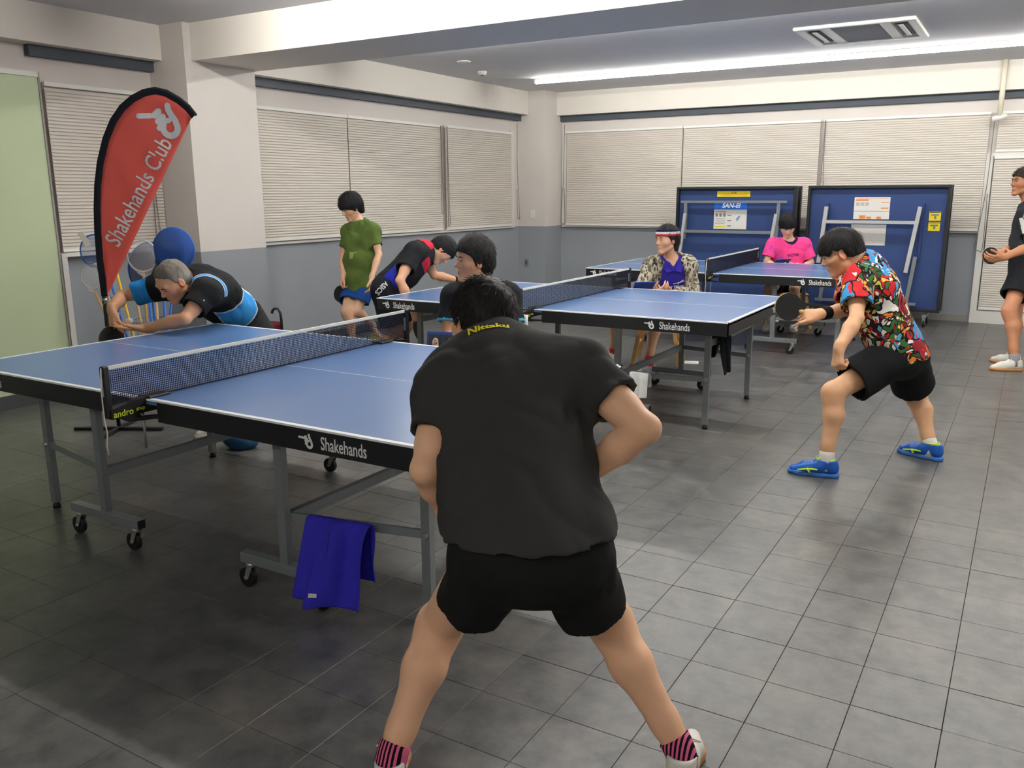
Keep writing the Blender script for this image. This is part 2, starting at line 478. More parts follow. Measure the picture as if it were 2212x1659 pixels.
# switch plates on the pillar and wall
def plate(lab, c, n):
    t = thing('wall_switch', lab, 'switch', c)
    if n == 'y':
        MB().box(-.036, .036, -.008, 0.0, -.06, .06, .004).build('cover_plate', M_WHITE, t)
        MB().box(-.012, .012, -.012, -.006, -.03, .03, .002).build('rocker', M_CREAM, t)
    return t
plate('white switch plate on the corner pillar above the grey band', (-6.255, 11.05, 1.235), 'y')
t = thing('wall_socket', 'grey socket plate low on the corner pillar', 'socket', (-6.36, 11.05, 0.535))
MB().box(-.036, .036, -.008, 0.0, -.06, .06, .004).build('cover_plate', mat('grey_plate', rgb(120, 124, 128), .5), t)
MB().box(-.015, .015, -.011, -.006, -.03, .03, .002).build('outlet', M_RAIL, t)

# cream pipe on the far wall above the door
t = thing('wall_pipe', 'cream vertical pipe above the glazed door ending in a white cap', 'pipe', (-0.45, 11.36, 2.33))
MB().tube([(0, 0, 0), (0, 0, 0.62)], 0.028, 12).build('tube', M_CREAM, t)
MB().tube([(-.07, -.01, -.02), (.07, 0.01, .02)], 0.03, 12).build('end_cap', M_WHITE, t)

# ceiling fittings
t = thing('smoke_detector', 'round white smoke detector on the ceiling near the corner', 'detector', (-5.76, 8.97, CEIL_F))
MB().tube([(0, 0, 0), (0, 0, -.018), (0, 0, -.045)], [.055, .055, .04], 20).build('housing', M_WHITE, t)
MB().disc((0, 0, -.047), (0, 0, 1), .018, .01, 12).build('sensor', M_RAIL, t)
t = thing('ceiling_plate', 'flat round white cover plate on the ceiling in front of the smoke detector', 'plate', (-5.5, 8.2, CEIL_F))
MB().disc((0, 0, -.006), (0, 0, 1), .075, .012, 24).build('cover', M_WHITE, t)
t = thing('pull_wire', 'thin white wire with a small bulb hanging from the ceiling by the lamp', 'wire', (-6.15, 9.85, CEIL_F))
MB().tube([(0, 0, 0), (0, 0, -.11)], .003, 5).build('wire', M_WHITE, t)
MB().tube([(0, 0, -.10), (0, 0, -.13), (0, 0, -.15)], [.006, .014, .006], 8).build('pull_knob', M_WHITE, t)

ac = thing('air_conditioner', 'square white ceiling air conditioner panel with a louvred grille', 'air conditioner', (-1.5, 8.66, CEIL_F))
fr = MB()
for a in ((-.5, .5, -.5, -.44), (-.5, .5, .44, .5), (-.5, -.42, -.44, .44), (.42, .5, -.44, .44)):
    fr.box(a[0], a[1], a[2], a[3], -.028, 0, .01)
fr.build('panel_frame', M_WHITE, ac)
MB().box(-.42, .42, -.44, .44, -.012, 0).build('back_panel', mat('ac_panel', rgb(205, 207, 208), .5), ac)
MB().box(-.29, -.20, -.44, .44, -.024, -.008).box(.20, .29, -.44, .44, -.024, -.008).build('divider', M_WHITE, ac)
for sx in (-.355, .355):
    lv = MB().box(sx - .05, sx + .05, -.30, .30, -.020, -.010).build('outlet_slot', M_RAIL, ac)
    MB().box(sx - .02, sx + .02, -.29, .29, -.030, -.018, .004).build('flap', M_WHITE, lv)
gl = MB().box(-.19, .19, -.42, .42, -.016, -.008).build('intake_grille', mat('ac_grille', rgb(150, 154, 158), .6), ac)
g2 = MB()
for k in range(24):
    y = -.41 + k * .0355
    g2.box(-.19, .19, y, y + .012, -.022, -.014)
g2.build('grille_bars', mat('ac_bars', rgb(176, 180, 184), .6), gl)

# line lamps on the ceiling
def lamp(lab, y, x0, x1, z, gain=1.0):
    t = thing('ceiling_light', lab, 'light', (x0, y, z))
    L = x1 - x0
    MB().box(0, L, -.022, .022, -.02, 0, .006).build('housing', M_WHITE, t)
    tb = MB().tube([(0.01, 0, -.042), (L - .01, 0, -.042)], .019, 14)
    if True:
        e = bpy.data.materials.new('lamp_glow'); e.use_nodes = True
        nt = e.node_tree; nt.nodes.clear()
        em = nt.nodes.new('ShaderNodeEmission'); out = nt.nodes.new('ShaderNodeOutputMaterial')
        em.inputs[0].default_value = (1.0, 0.97, 0.91, 1); em.inputs[1].default_value = TUBE_STRENGTH * gain
        nt.links.new(em.outputs[0], out.inputs[0])
    tb.build('tube', e, t)
    for u in (-.012, L - .02): MB().box(u, u + .032, -.025, .025, -.064, -.002, .006).build('end_cap', M_WHITE, t)
lamp('long glowing line lamp on the far half of the ceiling', 9.93, -5.58, 2.6, CEIL_F, .78)
lamp('long line lamp hidden behind the ceiling beam', 7.05, -5.58, 2.6, CEIL_F)
lamp('unseen line lamp added behind the photographer for frontal light', -1.9, -3.6, 2.6, CEIL_N, .62)  # unseen lamp, added and sized to brighten the near side
lamp('long line lamp on the near ceiling just before the beam, seen at the top edge', 4.14, -5.15, 2.6, CEIL_N, 1.25)
# ------------------------------------------------------------------ table tennis tables
M_TOP = mat('table_blue', rgb(84, 118, 168), 0.28, 0.5, noise=0.05, nscale=6)
M_LINE = mat('white_line', rgb(235, 238, 240), 0.45)
M_APRON = mat('black_apron', rgb(24, 26, 29), 0.4, 0.5)
M_STEEL = mat('grey_steel', rgb(134, 140, 142), 0.35, 0.5, metal=0.35)
M_STEELD = mat('zinc', rgb(178, 178, 172), 0.28, 0.5, metal=0.7)
M_RUBBER = mat('black_rubber', rgb(20, 20, 21), 0.55, 0.4)
M_NET = mat('net_cord', rgb(30, 32, 48), 0.8, 0.2)
M_TAPE = mat('net_tape', rgb(226, 226, 218), 0.7, 0.2)
M_BLACKP = mat('black_plastic', rgb(22, 23, 25), 0.4, 0.5)
M_YEL = mat('yellow_print', rgb(206, 214, 50), 0.6)
M_WPRINT = mat('white_print', rgb(230, 232, 232), 0.55)
M_BLUEUNDER = mat('blue_underside', rgb(40, 72, 140), 0.5, 0.4, noise=0.04, nscale=4)
M_ROPE = mat('white_string', rgb(214, 208, 192), 0.9, 0.1)

def shake_logo(s):
    """the little hand-shaped emblem, flat, height about s, made of round strokes"""
    zc = [0.0]
    def stroke(pts, w, mb):
        n = len(pts); zc[0] += .00025; zz = zc[0]
        vs = []
        for i, p in enumerate(pts):
            a = pts[max(0, i - 1)]; b = pts[min(n - 1, i + 1)]
            dx, dy = b[0] - a[0], b[1] - a[1]; l = math.hypot(dx, dy) or 1
            nx, ny = -dy / l * w / 2, dx / l * w / 2
            vs.append((p[0] + nx, p[1] + ny)); vs.append((p[0] - nx, p[1] - ny))
        mb.add([(v[0] * s, v[1] * s, zz) for v in vs], [(2 * i, 2 * i + 1, 2 * i + 3, 2 * i + 2) for i in range(n - 1)])
        for p in (pts[0], pts[-1]):
            zz += .00008
            mb.add([(p[0] * s, p[1] * s, zz)] + [((p[0] + math.cos(t * math.pi / 5) * w / 2) * s, (p[1] + math.sin(t * math.pi / 5) * w / 2) * s, zz) for t in range(10)],
                   [(0, 1 + t, 1 + (t + 1) % 10) for t in range(10)])
    mb = MB()
    stroke([(-.66, .24), (-.30, .23)], .16, mb)                       # pointing finger
    stroke([(-.19, .23), (-.05, .34)], .19, mb)                       # three knuckles
    stroke([(-.10, .05), (.06, .18)], .19, mb)
    stroke([(-.08, -.14), (.06, .0)], .18, mb)
    ringp = [(.247 + .225 * math.cos(a), -.16 + .225 * math.sin(a)) for a in [math.radians(q) for q in range(150, 391, 15)]]
    stroke([(.247, .48), (.255, .36), (.33, .20), (.43, .04)] + ringp[::-1], .19, mb)   # thumb curling round
    stroke([(.03, -.04), (.13, .05), (.24, .07)], .15, mb)
    return mb

def put_logo(s, org, x, y, m, parent):
    me = shake_logo(s).mesh('emblem')
    me.transform(frame_mat(org, x, y)); me.materials.append(m)
    return link('emblem', me, parent)

NET_MESH = {}
def make_table(label, loc, rz=0.0):
    t = thing('table_tennis_table', label, 'table', (loc[0], loc[1], 0), rz, 'blue table tennis tables set up for play')
    H = 0.76
    for s in (-1, 1):
        x0, x1 = (0.004, 1.37) if s > 0 else (-1.37, -0.004)
        tp = MB().box(max(x0, -1.366), min(x1, 1.366), -.760, .760, H - .022, H, .0015).build('table_half', M_TOP, t)
        ln = MB(); e = .0008; w = .02
        xo = 1.37 * s
        ln.box(min(xo, xo - w * s), max(xo, xo - w * s), -.7625, .7625, H - .0065, H + e)
        ln.box(x0, x1, -.7627, -.7425, H - .0065, H + e).box(x0, x1, .7425, .7627, H - .0065, H + e)
        ln.box(x0, x1, -.0017, .0017, H - .001, H + e)
        ln.build('white_line', M_LINE, tp)
        ap = MB(); a0, a1 = (0.075, 1.366) if s > 0 else (-1.366, -0.075)
        zb, zt = H - .088, H - .0068
        ap.box(a0, a1, -.7615, -.725, zb, zt, .002).box(a0, a1, .725, .7615, zb, zt, .002)
        ap.box(min(1.366 * s, 1.33 * s), max(1.366 * s, 1.33 * s), -.7605, .7605, zb, zt, .002)
        ap.box(min(.075 * s, .105 * s), max(.075 * s, .105 * s), -.725, .725, zb + .01, zt)
        ap.build('apron', M_APRON, t)
        # upper rails
        for yy in (-.60, .56): MB().box(min(.11 * s, 1.32 * s), max(.11 * s, 1.32 * s), yy, yy + .04, zb + .02, zt - .01).build('under_rail', M_STEEL, t)
        for sy in (-1, 1):
            yi, yo = .63 * sy, .49 * sy
            lg = MB().bar((.56 * s + .03, yi, .145), (.56 * s + .03, yi, zb + .03), .04, .03, (0, 1, 0)).build('inner_leg', M_STEEL, t)
            lo = MB().bar((1.165 * s, yo, .03), (1.165 * s, yo, zb + .03), .038, .03, (0, 1, 0)).build('outer_leg', M_STEEL, t)
            MB().tube([(1.165 * s, yo, 0), (1.165 * s, yo, .014), (1.165 * s, yo, .03)], [.020, .018, .012], 10).build('foot', M_RUBBER, lo)
            MB().tube([(1.165 * s, yo - .024 * sy, .335), (1.165 * s, yo + .03 * sy, .335)], .013, 8).build('bolt', M_STEELD, lo)
            cb = MB().box(min(.32 * s, .80 * s) + .03, max(.32 * s, .80 * s) + .03, yi - .021, yi + .021, .108, .15, .002).build('castor_beam', M_STEEL, t)
            [MB().box(min(u * s, (u + .002) * s) + .03, max(u * s, (u + .002) * s) + .03, yi - .019, yi + .019, .11, .148).build('end_plug', M_RUBBER, cb) for u in (.318, .80)]
            for cx in (.36, .76):
                c = MB()
                X = cx * s + .03; wx = X - .022
                c.disc((wx, yi, .040), (0, 1, 0), .040, .022, 18)
                w_ = c.build('castor_wheel', M_RUBBER, cb)
                fk = MB().disc((X, yi, .099), (0, 0, 1), .020, .018, 12)
                for q in (-.015, .015):
                    fk.poly([(X - .012, yi + q, .094), (X + .018, yi + q, .094), (wx + .010, yi + q, .034), (wx - .010, yi + q, .034)], (0, .002, 0))
                fk.disc((wx, yi, .04), (0, 1, 0), .008, .036, 8)
                fk.build('castor_fork', M_STEELD, cb)
            # fold-out strut between inner and outer leg
            MB().bar((.56 * s + .03, yi - .02 * sy, .335), (1.165 * s, yo + .0 * sy, .335), .014, .032).build('side_strut', M_STEEL, t)
        MB().bar((1.165 * s, -.49, .575), (1.165 * s, .49, .575), .028, .045).build('cross_bar', M_STEEL, t)
        MB().bar((.56 * s + .03, -.63, .33), (.56 * s + .03, .63, .33), .028, .04).build('cross_bar', M_STEEL, t)
    # lettering on the long aprons and on the right end apron
    for (org, xd) in (((1.03, -.7622, H - .050), (1, 0, 0)), ((-1.11, -.7622, H - .050), (1, 0, 0))):
        x = Vector(xd)
        put_text('Shakehands', .066, Vector(org), x, (0, 0, 1), M_WPRINT, 'lettering', t, squeeze=.66, bold=.0006, depth=.0004)
        put_logo(.052, Vector(org) - x * .165, x, (0, 0, 1), M_WPRINT, t)
    for sx in (1, -1):
        org = Vector((1.3668 * sx, .50 * sx, H - .050)); x = Vector((0, sx, 0))
        put_text('Shakehands', .066, org, x, (0, 0, 1), M_WPRINT, 'lettering', t, squeeze=.66, bold=.0006, depth=.0004)
        put_logo(.052, org - x * .165, x, (0, 0, 1), M_WPRINT, t)
    return t

def make_net(label, loc, rz=0.0):
    H = 0.76; Y = .7625 + .1525
    t = thing('table_tennis_net', label, 'net', (loc[0], loc[1], H), rz, 'table tennis nets with black clamps')
    for sy in (-1, 1):
        po = MB().box(-.013, .013, Y * sy - .014, Y * sy + .014, -.045, .155, .005)
        po = po.build('post', M_BLACKP, t)
        MB().box(-.005, .005, Y * sy - .0155, Y * sy + .0155, .04, .11).build('size_label', mat('post_label', rgb(196, 200, 206), .5) if 'post_label' not in bpy.data.materials else bpy.data.materials['post_label'], po)
        cl = MB()
        ya, yb = sorted((Y * sy, .60 * sy))
        cl.box(-.035, .035, min(.7600 * sy, .66 * sy), max(.7600 * sy, .66 * sy), .0012, .010, .002)     # top jaw
        cl.poly([(-.018, Y * sy, -.05), (-.018, Y * sy, -.012), (-.018, .77 * sy, .008), (-.018, .66 * sy, .008), (-.018, .70 * sy, -.006 + .0), (-.018, .768 * sy, -.01), (-.018, .768 * sy, -.05)], (.036, 0, 0))
        cl.poly([(-.016, .82 * sy, -.03), (-.016, .80 * sy, -.065), (-.016, .60 * sy, -.095), (-.016, .60 * sy, -.105), (-.016, .84 * sy, -.075), (-.016, .88 * sy, -.05)], (.032, 0, 0))
        c = cl.build('clamp', M_BLACKP, t)
        MB().tube([(0, .77 * sy, -.20), (0, .77 * sy, -.04)], .005, 8).build('clamp_screw', M_STEELD, c)
        # brand words on the clamp flank (both flanks)
        for q, xd in ((.0186, (0, 1, 0)), (-.0186, (0, -1, 0))):
            put_text('andro', .036, (q, .865 * sy, -.034), xd, (0, 0, 1), M_YEL, 'lettering', c, bold=.0004, depth=.0003)
            put_text('snap', .022, (q, .79 * sy, -.030), xd, (0, 0, 1), M_YEL, 'lettering', c, depth=.0003)
    # net strands
    if 'me' not in NET_MESH:
        mb = MB(); w = .00092
        z0, z1 = .004, .139
        k = 0
        n = 216
        for i in range(n + 1):
            y = -Y + .015 + (2 * Y - .03) * i / n
            mb.add([(w, y - w, z0), (w, y + w, z0), (-w, y + w, z0), (-w, y - w, z0), (w, y - w, z1), (w, y + w, z1), (-w, y + w, z1), (-w, y - w, z1)],
                   [(0, 1, 5, 4), (1, 2, 6, 5), (2, 3, 7, 6), (3, 0, 4, 7)])
        for i in range(17):
            z = z0 + (z1 - z0) * i / 16; q = w * 1.2
            mb.add([(q, -Y, z - q), (q, -Y, z + q), (-q, -Y, z + q), (-q, -Y, z - q), (q, Y, z - q), (q, Y, z + q), (-q, Y, z + q), (-q, Y, z - q)],
                   [(0, 1, 5, 4), (1, 2, 6, 5), (2, 3, 7, 6), (3, 0, 4, 7)])
        NET_MESH['me'] = mb.mesh('net_strands'); NET_MESH['me'].materials.append(M_NET)
    o = link('net_strands', NET_MESH['me'], t); o['kind'] = 'stuff'
    MB().box(-.0035, .0035, -Y + .012, Y - .012, .138, .1525, .001).build('top_tape', M_TAPE, t)
    MB().box(-.003, .003, -Y + .012, Y - .012, .0015, .006).build('bottom_cord', M_NET, t)
    MB().tube([(.006, -Y - .016, .15), (.0, -Y - .02, .05), (.0, -Y - .02, -.05), (.006, -Y - .018, -.10), (-.002, -Y - .02, -.15), (.004, -Y - .02, -.185)], .0028, 6).build('tension_string', M_ROPE, t)
    return t

T1 = (-2.925, 2.827); T2 = (-2.897, 5.866); T3 = (-2.661, 9.021)
make_table('nearest blue table tennis table, in front of the man in the plain black shirt', T1)
make_table('middle blue table tennis table, with a black cloth hanging under its end', T2)
make_table('farthest blue table tennis table, in front of the boy in pink', T3)
make_net('nearest net, between the grey-haired server and the man in the plain black shirt', T1)
make_net('net across the middle table, ending beside the man with the headband', T2)
make_net('net across the farthest table, ending beside the boy in pink', T3)
# ------------------------------------------------------------------ figure modelling: distance fields meshed as one skin
F32 = np.float32
def V3(p): return np.array(p, dtype=np.float64)
def nrm(v):
    v = V3(v); return v / (np.linalg.norm(v) + 1e-12)

class Field:
    def __init__(s, lo, hi, h):
        s.h = h
        s.lo = V3(lo); n = np.ceil((V3(hi) - s.lo) / h).astype(int) + 1
        s.n = n
        s.ax = [(s.lo[i] + h * np.arange(n[i])).astype(F32) for i in range(3)]
        s.d = np.full(tuple(n), 0.5, F32)
    def win(s, lo, hi):
        sl = []
        for i in range(3):
            a = max(0, int(math.floor((lo[i] - s.lo[i]) / s.h))); b = min(s.n[i], int(math.ceil((hi[i] - s.lo[i]) / s.h)) + 1)
            if b <= a: return None
            sl.append(slice(a, b))
        return tuple(sl)
    def put(s, prim, k=0.02, off=0.0, op='u'):
        fn, lo, hi = prim
        m = off + k + 0.03
        w = s.win(lo - m, hi + m)
        if w is None: return
        X = s.ax[0][w[0]][:, None, None]; Y = s.ax[1][w[1]][None, :, None]; Z = s.ax[2][w[2]][None, None, :]
        b = fn(X, Y, Z) - F32(off)
        a = s.d[w]
        if op == 'u':
            if k <= 0: s.d[w] = np.minimum(a, b); return
            hh = np.clip(0.5 + 0.5 * (a - b) / k, 0, 1)
            s.d[w] = a + (b - a) * hh - k * hh * (1 - hh)
        elif op == 's':       # subtract
            b = -b
            if k <= 0: s.d[w] = np.maximum(a, b); return
            hh = np.clip(0.5 + 0.5 * (b - a) / k, 0, 1)
            s.d[w] = a + (b - a) * hh + k * hh * (1 - hh)
    def cut(s, p, n):
        """keep the side where dot(x-p, n) < 0"""
        n = nrm(n)
        s.d = np.maximum(s.d, (s.ax[0] - p[0])[:, None, None] * F32(n[0]) + (s.ax[1] - p[1])[None, :, None] * F32(n[1]) + (s.ax[2] - p[2])[None, None, :] * F32(n[2]))
    def wrinkle(s, fn, band=0.03):
        idx = np.nonzero(np.abs(s.d) < band)
        P = np.stack([s.ax[i][idx[i]] for i in range(3)], -1)
        s.d[idx] += fn(P).astype(F32)
    def mesh(s):
        """surface nets -> (verts, quads)"""
        d = s.d
        ins = d < 0
        c = np.zeros(tuple(s.n - 1), np.int8)
        for i in (0, 1):
            for j in (0, 1):
                for k in (0, 1):
                    c += ins[i:s.n[0] - 1 + i, j:s.n[1] - 1 + j, k:s.n[2] - 1 + k]
        act = (c > 0) & (c < 8)
        I = np.nonzero(act)
        N = len(I[0])
        if N == 0: return np.zeros((0, 3)), np.zeros((0, 4), int)
        acc = np.zeros((N, 3), F32); cnt = np.zeros(N, F32)
        cor = [(0, 0, 0), (1, 0, 0), (0, 1, 0), (1, 1, 0), (0, 0, 1), (1, 0, 1), (0, 1, 1), (1, 1, 1)]
        val = [d[I[0] + a, I[1] + b, I[2] + e] for a, b, e in cor]
        for a in range(8):
            for b in range(a + 1, 8):
                A = cor[a]; B = cor[b]
                if abs(A[0] - B[0]) + abs(A[1] - B[1]) + abs(A[2] - B[2]) != 1: continue
                m = (val[a] < 0) != (val[b] < 0)
                t = np.where(m, val[a] / np.where(m, val[a] - val[b], 1), 0)
                for q in range(3):
                    acc[:, q] += np.where(m, A[q] + (B[q] - A[q]) * t, 0)
                cnt += m
        acc /= cnt[:, None]
        V = (np.stack(I, -1) + acc) * s.h + s.lo
        ix = np.full(act.shape, -1, np.int32); ix[I] = np.arange(N)
        Q = []
        n = s.n
        for ax in range(3):
            u, v = (ax + 1) % 3, (ax + 2) % 3
            sl0 = [slice(1, n[q] - 1) for q in range(3)]; sl1 = list(sl0)
            sl0[ax] = slice(0, n[ax] - 1); sl1[ax] = slice(1, n[ax])
            e0 = ins[tuple(sl0)]; e1 = ins[tuple(sl1)]
            K = np.nonzero(e0 != e1)
            P = [K[q] + (0 if q == ax else 1) for q in range(3)]
            def g(du, dv):
                R = [P[0], P[1], P[2]]; R = [r.copy() for r in R]
                R[u] = R[u] - du; R[v] = R[v] - dv
                return ix[R[0], R[1], R[2]]
            q4 = np.stack([g(1, 1), g(0, 1), g(0, 0), g(1, 0)], -1)
            flip = ~e0[K]
            q4[flip] = q4[flip][:, ::-1]
            q4 = q4[(q4 >= 0).all(1)]
            Q.append(q4)
        return V, np.concatenate(Q)

def cone(a, b, ra, rb):
    a = V3(a); b = V3(b); ab = b - a; L2 = float(ab @ ab) + 1e-12
    def fn(X, Y, Z):
        x = X - F32(a[0]); y = Y - F32(a[1]); z = Z - F32(a[2])
        t = np.clip((x * F32(ab[0]) + y * F32(ab[1]) + z * F32(ab[2])) / F32(L2), 0, 1)
        return np.sqrt((x - t * F32(ab[0])) ** 2 + (y - t * F32(ab[1])) ** 2 + (z - t * F32(ab[2])) ** 2) - (F32(ra) + F32(rb - ra) * t)
    R = max(ra, rb)
    return fn, np.minimum(a, b) - R, np.maximum(a, b) + R

def ecap(a, b, ra, rb, w, s):
    """round cone whose section is s times wider along the axis w"""
    a = V3(a); b = V3(b); w = nrm(w)
    ab = b - a; ab = ab + w * (ab @ w) * (1 / s - 1); L2 = float(ab @ ab) + 1e-12
    def fn(X, Y, Z):
        x = X - F32(a[0]); y = Y - F32(a[1]); z = Z - F32(a[2])
        q = (x * F32(w[0]) + y * F32(w[1]) + z * F32(w[2])) * F32(1 / s - 1)
        x = x + q * F32(w[0]); y = y + q * F32(w[1]); z = z + q * F32(w[2])
        t = np.clip((x * F32(ab[0]) + y * F32(ab[1]) + z * F32(ab[2])) / F32(L2), 0, 1)
        return np.sqrt((x - t * F32(ab[0])) ** 2 + (y - t * F32(ab[1])) ** 2 + (z - t * F32(ab[2])) ** 2) - (F32(ra) + F32(rb - ra) * t)
    R = max(ra, rb) * max(s, 1)
    return fn, np.minimum(a, b) - R, np.maximum(a, b) + R

def ell(c, M, r):
    """ellipsoid, M columns = axes"""
    c = V3(c); r = V3(r)
    def fn(X, Y, Z):
        x = X - F32(c[0]); y = Y - F32(c[1]); z = Z - F32(c[2])
        q = [(x * F32(M[0, i]) + y * F32(M[1, i]) + z * F32(M[2, i])) for i in range(3)]
        k0 = np.sqrt(sum((q[i] / F32(r[i])) ** 2 for i in range(3)))
        k1 = np.sqrt(sum((q[i] / F32(r[i] ** 2)) ** 2 for i in range(3))) + F32(1e-6)
        return k0 * (k0 - 1) / k1
    R = max(r)
    return fn, c - R, c + R

def sliced(prim, p, n):
    """prim kept where dot(x-p,n)<0"""
    f, lo, hi = prim; n = nrm(n)
    def fn(X, Y, Z):
        return np.maximum(f(X, Y, Z), (X - F32(p[0])) * F32(n[0]) + (Y - F32(p[1])) * F32(n[1]) + (Z - F32(p[2])) * F32(n[2]))
    return fn, lo, hi

def _hash(i, j, k, seed):
    h = (i * 374761393 + j * 668265263 + k * 2147483647 + seed * 974634533) & 0xffffffff
    h = ((h ^ (h >> 13)) * 1274126177) & 0xffffffff
    return ((h ^ (h >> 16)) & 0xffff) / 65535.0
def vnoise(P, seed=1):
    P = np.asarray(P, np.float64); i = np.floor(P).astype(np.int64); f = P - i; f = f * f * (3 - 2 * f)
    r = 0
    for a in (0, 1):
        for b in (0, 1):
            for c in (0, 1):
                w = (f[:, 0] if a else 1 - f[:, 0]) * (f[:, 1] if b else 1 - f[:, 1]) * (f[:, 2] if c else 1 - f[:, 2])
                r = r + w * _hash(i[:, 0] + a, i[:, 1] + b, i[:, 2] + c, seed)
    return r * 2 - 1

def folds(dirs, amp=0.004, f1=16, f2=4, seed=3):
    """elongated cloth folds; dirs = list of unit vectors ALONG the folds"""
    def fn(P):
        r = np.zeros(len(P))
        for q, d in enumerate(dirs):
            d = nrm(d); a = nrm(np.cross(d, (0.3, 0.5, 0.8))); b = np.cross(d, a)
            Qp = np.stack([P @ d * f2, P @ a * f1, P @ b * f1], -1)
            n = vnoise(Qp + 7.7 * q, seed + q)
            r += (0.6 - np.abs(n)) * 1.2
        return r * amp * .75 + vnoise(P * 9, seed + 9) * amp * .6
    return fn

def to_obj(name, V, Q, m, parent, col=None, origin=None, smooth_it=1):
    me = bpy.data.meshes.new(name)
    V = np.asarray(V, np.float64)
    if smooth_it and len(Q):
        # one light relaxation
        for _ in range(smooth_it):
            S = np.zeros_like(V); C = np.zeros(len(V))
            for a in range(4):
                for b in (1, 3):
                    np.add.at(S, Q[:, a], V[Q[:, (a + b) % 4]]); np.add.at(C, Q[:, a], 1)
            V = V * .5 + .5 * S / np.maximum(C, 1)[:, None]
    W = V - (V3(origin) if origin is not None else 0)
    n = len(Q)
    me.vertices.add(len(W)); me.vertices.foreach_set('co', W.astype(F32).ravel())
    me.loops.add(n * 4); me.loops.foreach_set('vertex_index', Q.astype(np.int32).ravel())
    me.polygons.add(n); me.polygons.foreach_set('loop_start', np.arange(0, n * 4, 4, dtype=np.int32))
    me.polygons.foreach_set('loop_total', np.full(n, 4, np.int32))
    me.polygons.foreach_set('use_smooth', np.ones(n, bool))
    if col is not None:
        at = me.color_attributes.new('Col', 'FLOAT_COLOR', 'POINT')
        cc = np.ones((len(V), 4), F32); cc[:, :3] = col(V)
        at.data.foreach_set('color', cc.ravel())
    me.update(calc_edges=True)
    me.validate()
    me.materials.append(m)
    o = link(name, me, parent)
    return o

def colmat(name, rough=0.6, spec=0.4, sss=0.0, bump=0.0, bscale=300, noise=0.0, nscale=30):
    m = mat(name, (0.5, 0.5, 0.5, 1), rough, spec, bump=bump, bscale=bscale, sss=sss)
    nt = m.node_tree; b = nt.nodes['Principled BSDF']
    a = nt.nodes.new('ShaderNodeAttribute'); a.attribute_name = 'Col'
    src = a.outputs['Color']
    if noise > 0:
        tc = nt.nodes.new('ShaderNodeTexCoord'); n = nt.nodes.new('ShaderNodeTexNoise')
        n.inputs['Scale'].default_value = nscale; n.inputs['Detail'].default_value = 4
        nt.links.new(tc.outputs['Object'], n.inputs['Vector'])
        mr = nt.nodes.new('ShaderNodeMapRange'); mr.inputs[3].default_value = 1 - noise; mr.inputs[4].default_value = 1 + noise
        nt.links.new(n.outputs['Fac'], mr.inputs[0])
        ml = nt.nodes.new('ShaderNodeMix'); ml.data_type = 'RGBA'; ml.blend_type = 'MULTIPLY'; ml.inputs[0].default_value = 1
        nt.links.new(src, ml.inputs[6]); nt.links.new(mr.outputs[0], ml.inputs[7]); src = ml.outputs[2]
    nt.links.new(src, b.inputs['Base Color'])
    return m

M_SKIN = colmat('skin', 0.48, 0.4, sss=0.12, noise=0.06, nscale=25)
M_HAIR = colmat('hair', 0.62, 0.25)
M_CLOTH = colmat('cloth', 0.85, 0.15, bump=0.15, bscale=420)
M_EYE = mat('eye_dark', rgb(24, 18, 16), 0.15, 0.6)
M_EYEW = mat('eye_white', rgb(206, 198, 188), 0.3, 0.5)
M_BROW = mat('brow_hair', rgb(34, 28, 25), 0.7, 0.2)

def basis(fwd, up):
    f = nrm(fwd); u = V3(up); u = nrm(u - f * (u @ f)); x = np.cross(f, u)
    return np.stack([x, f, u], 1)      # columns: subject's right, forward, up

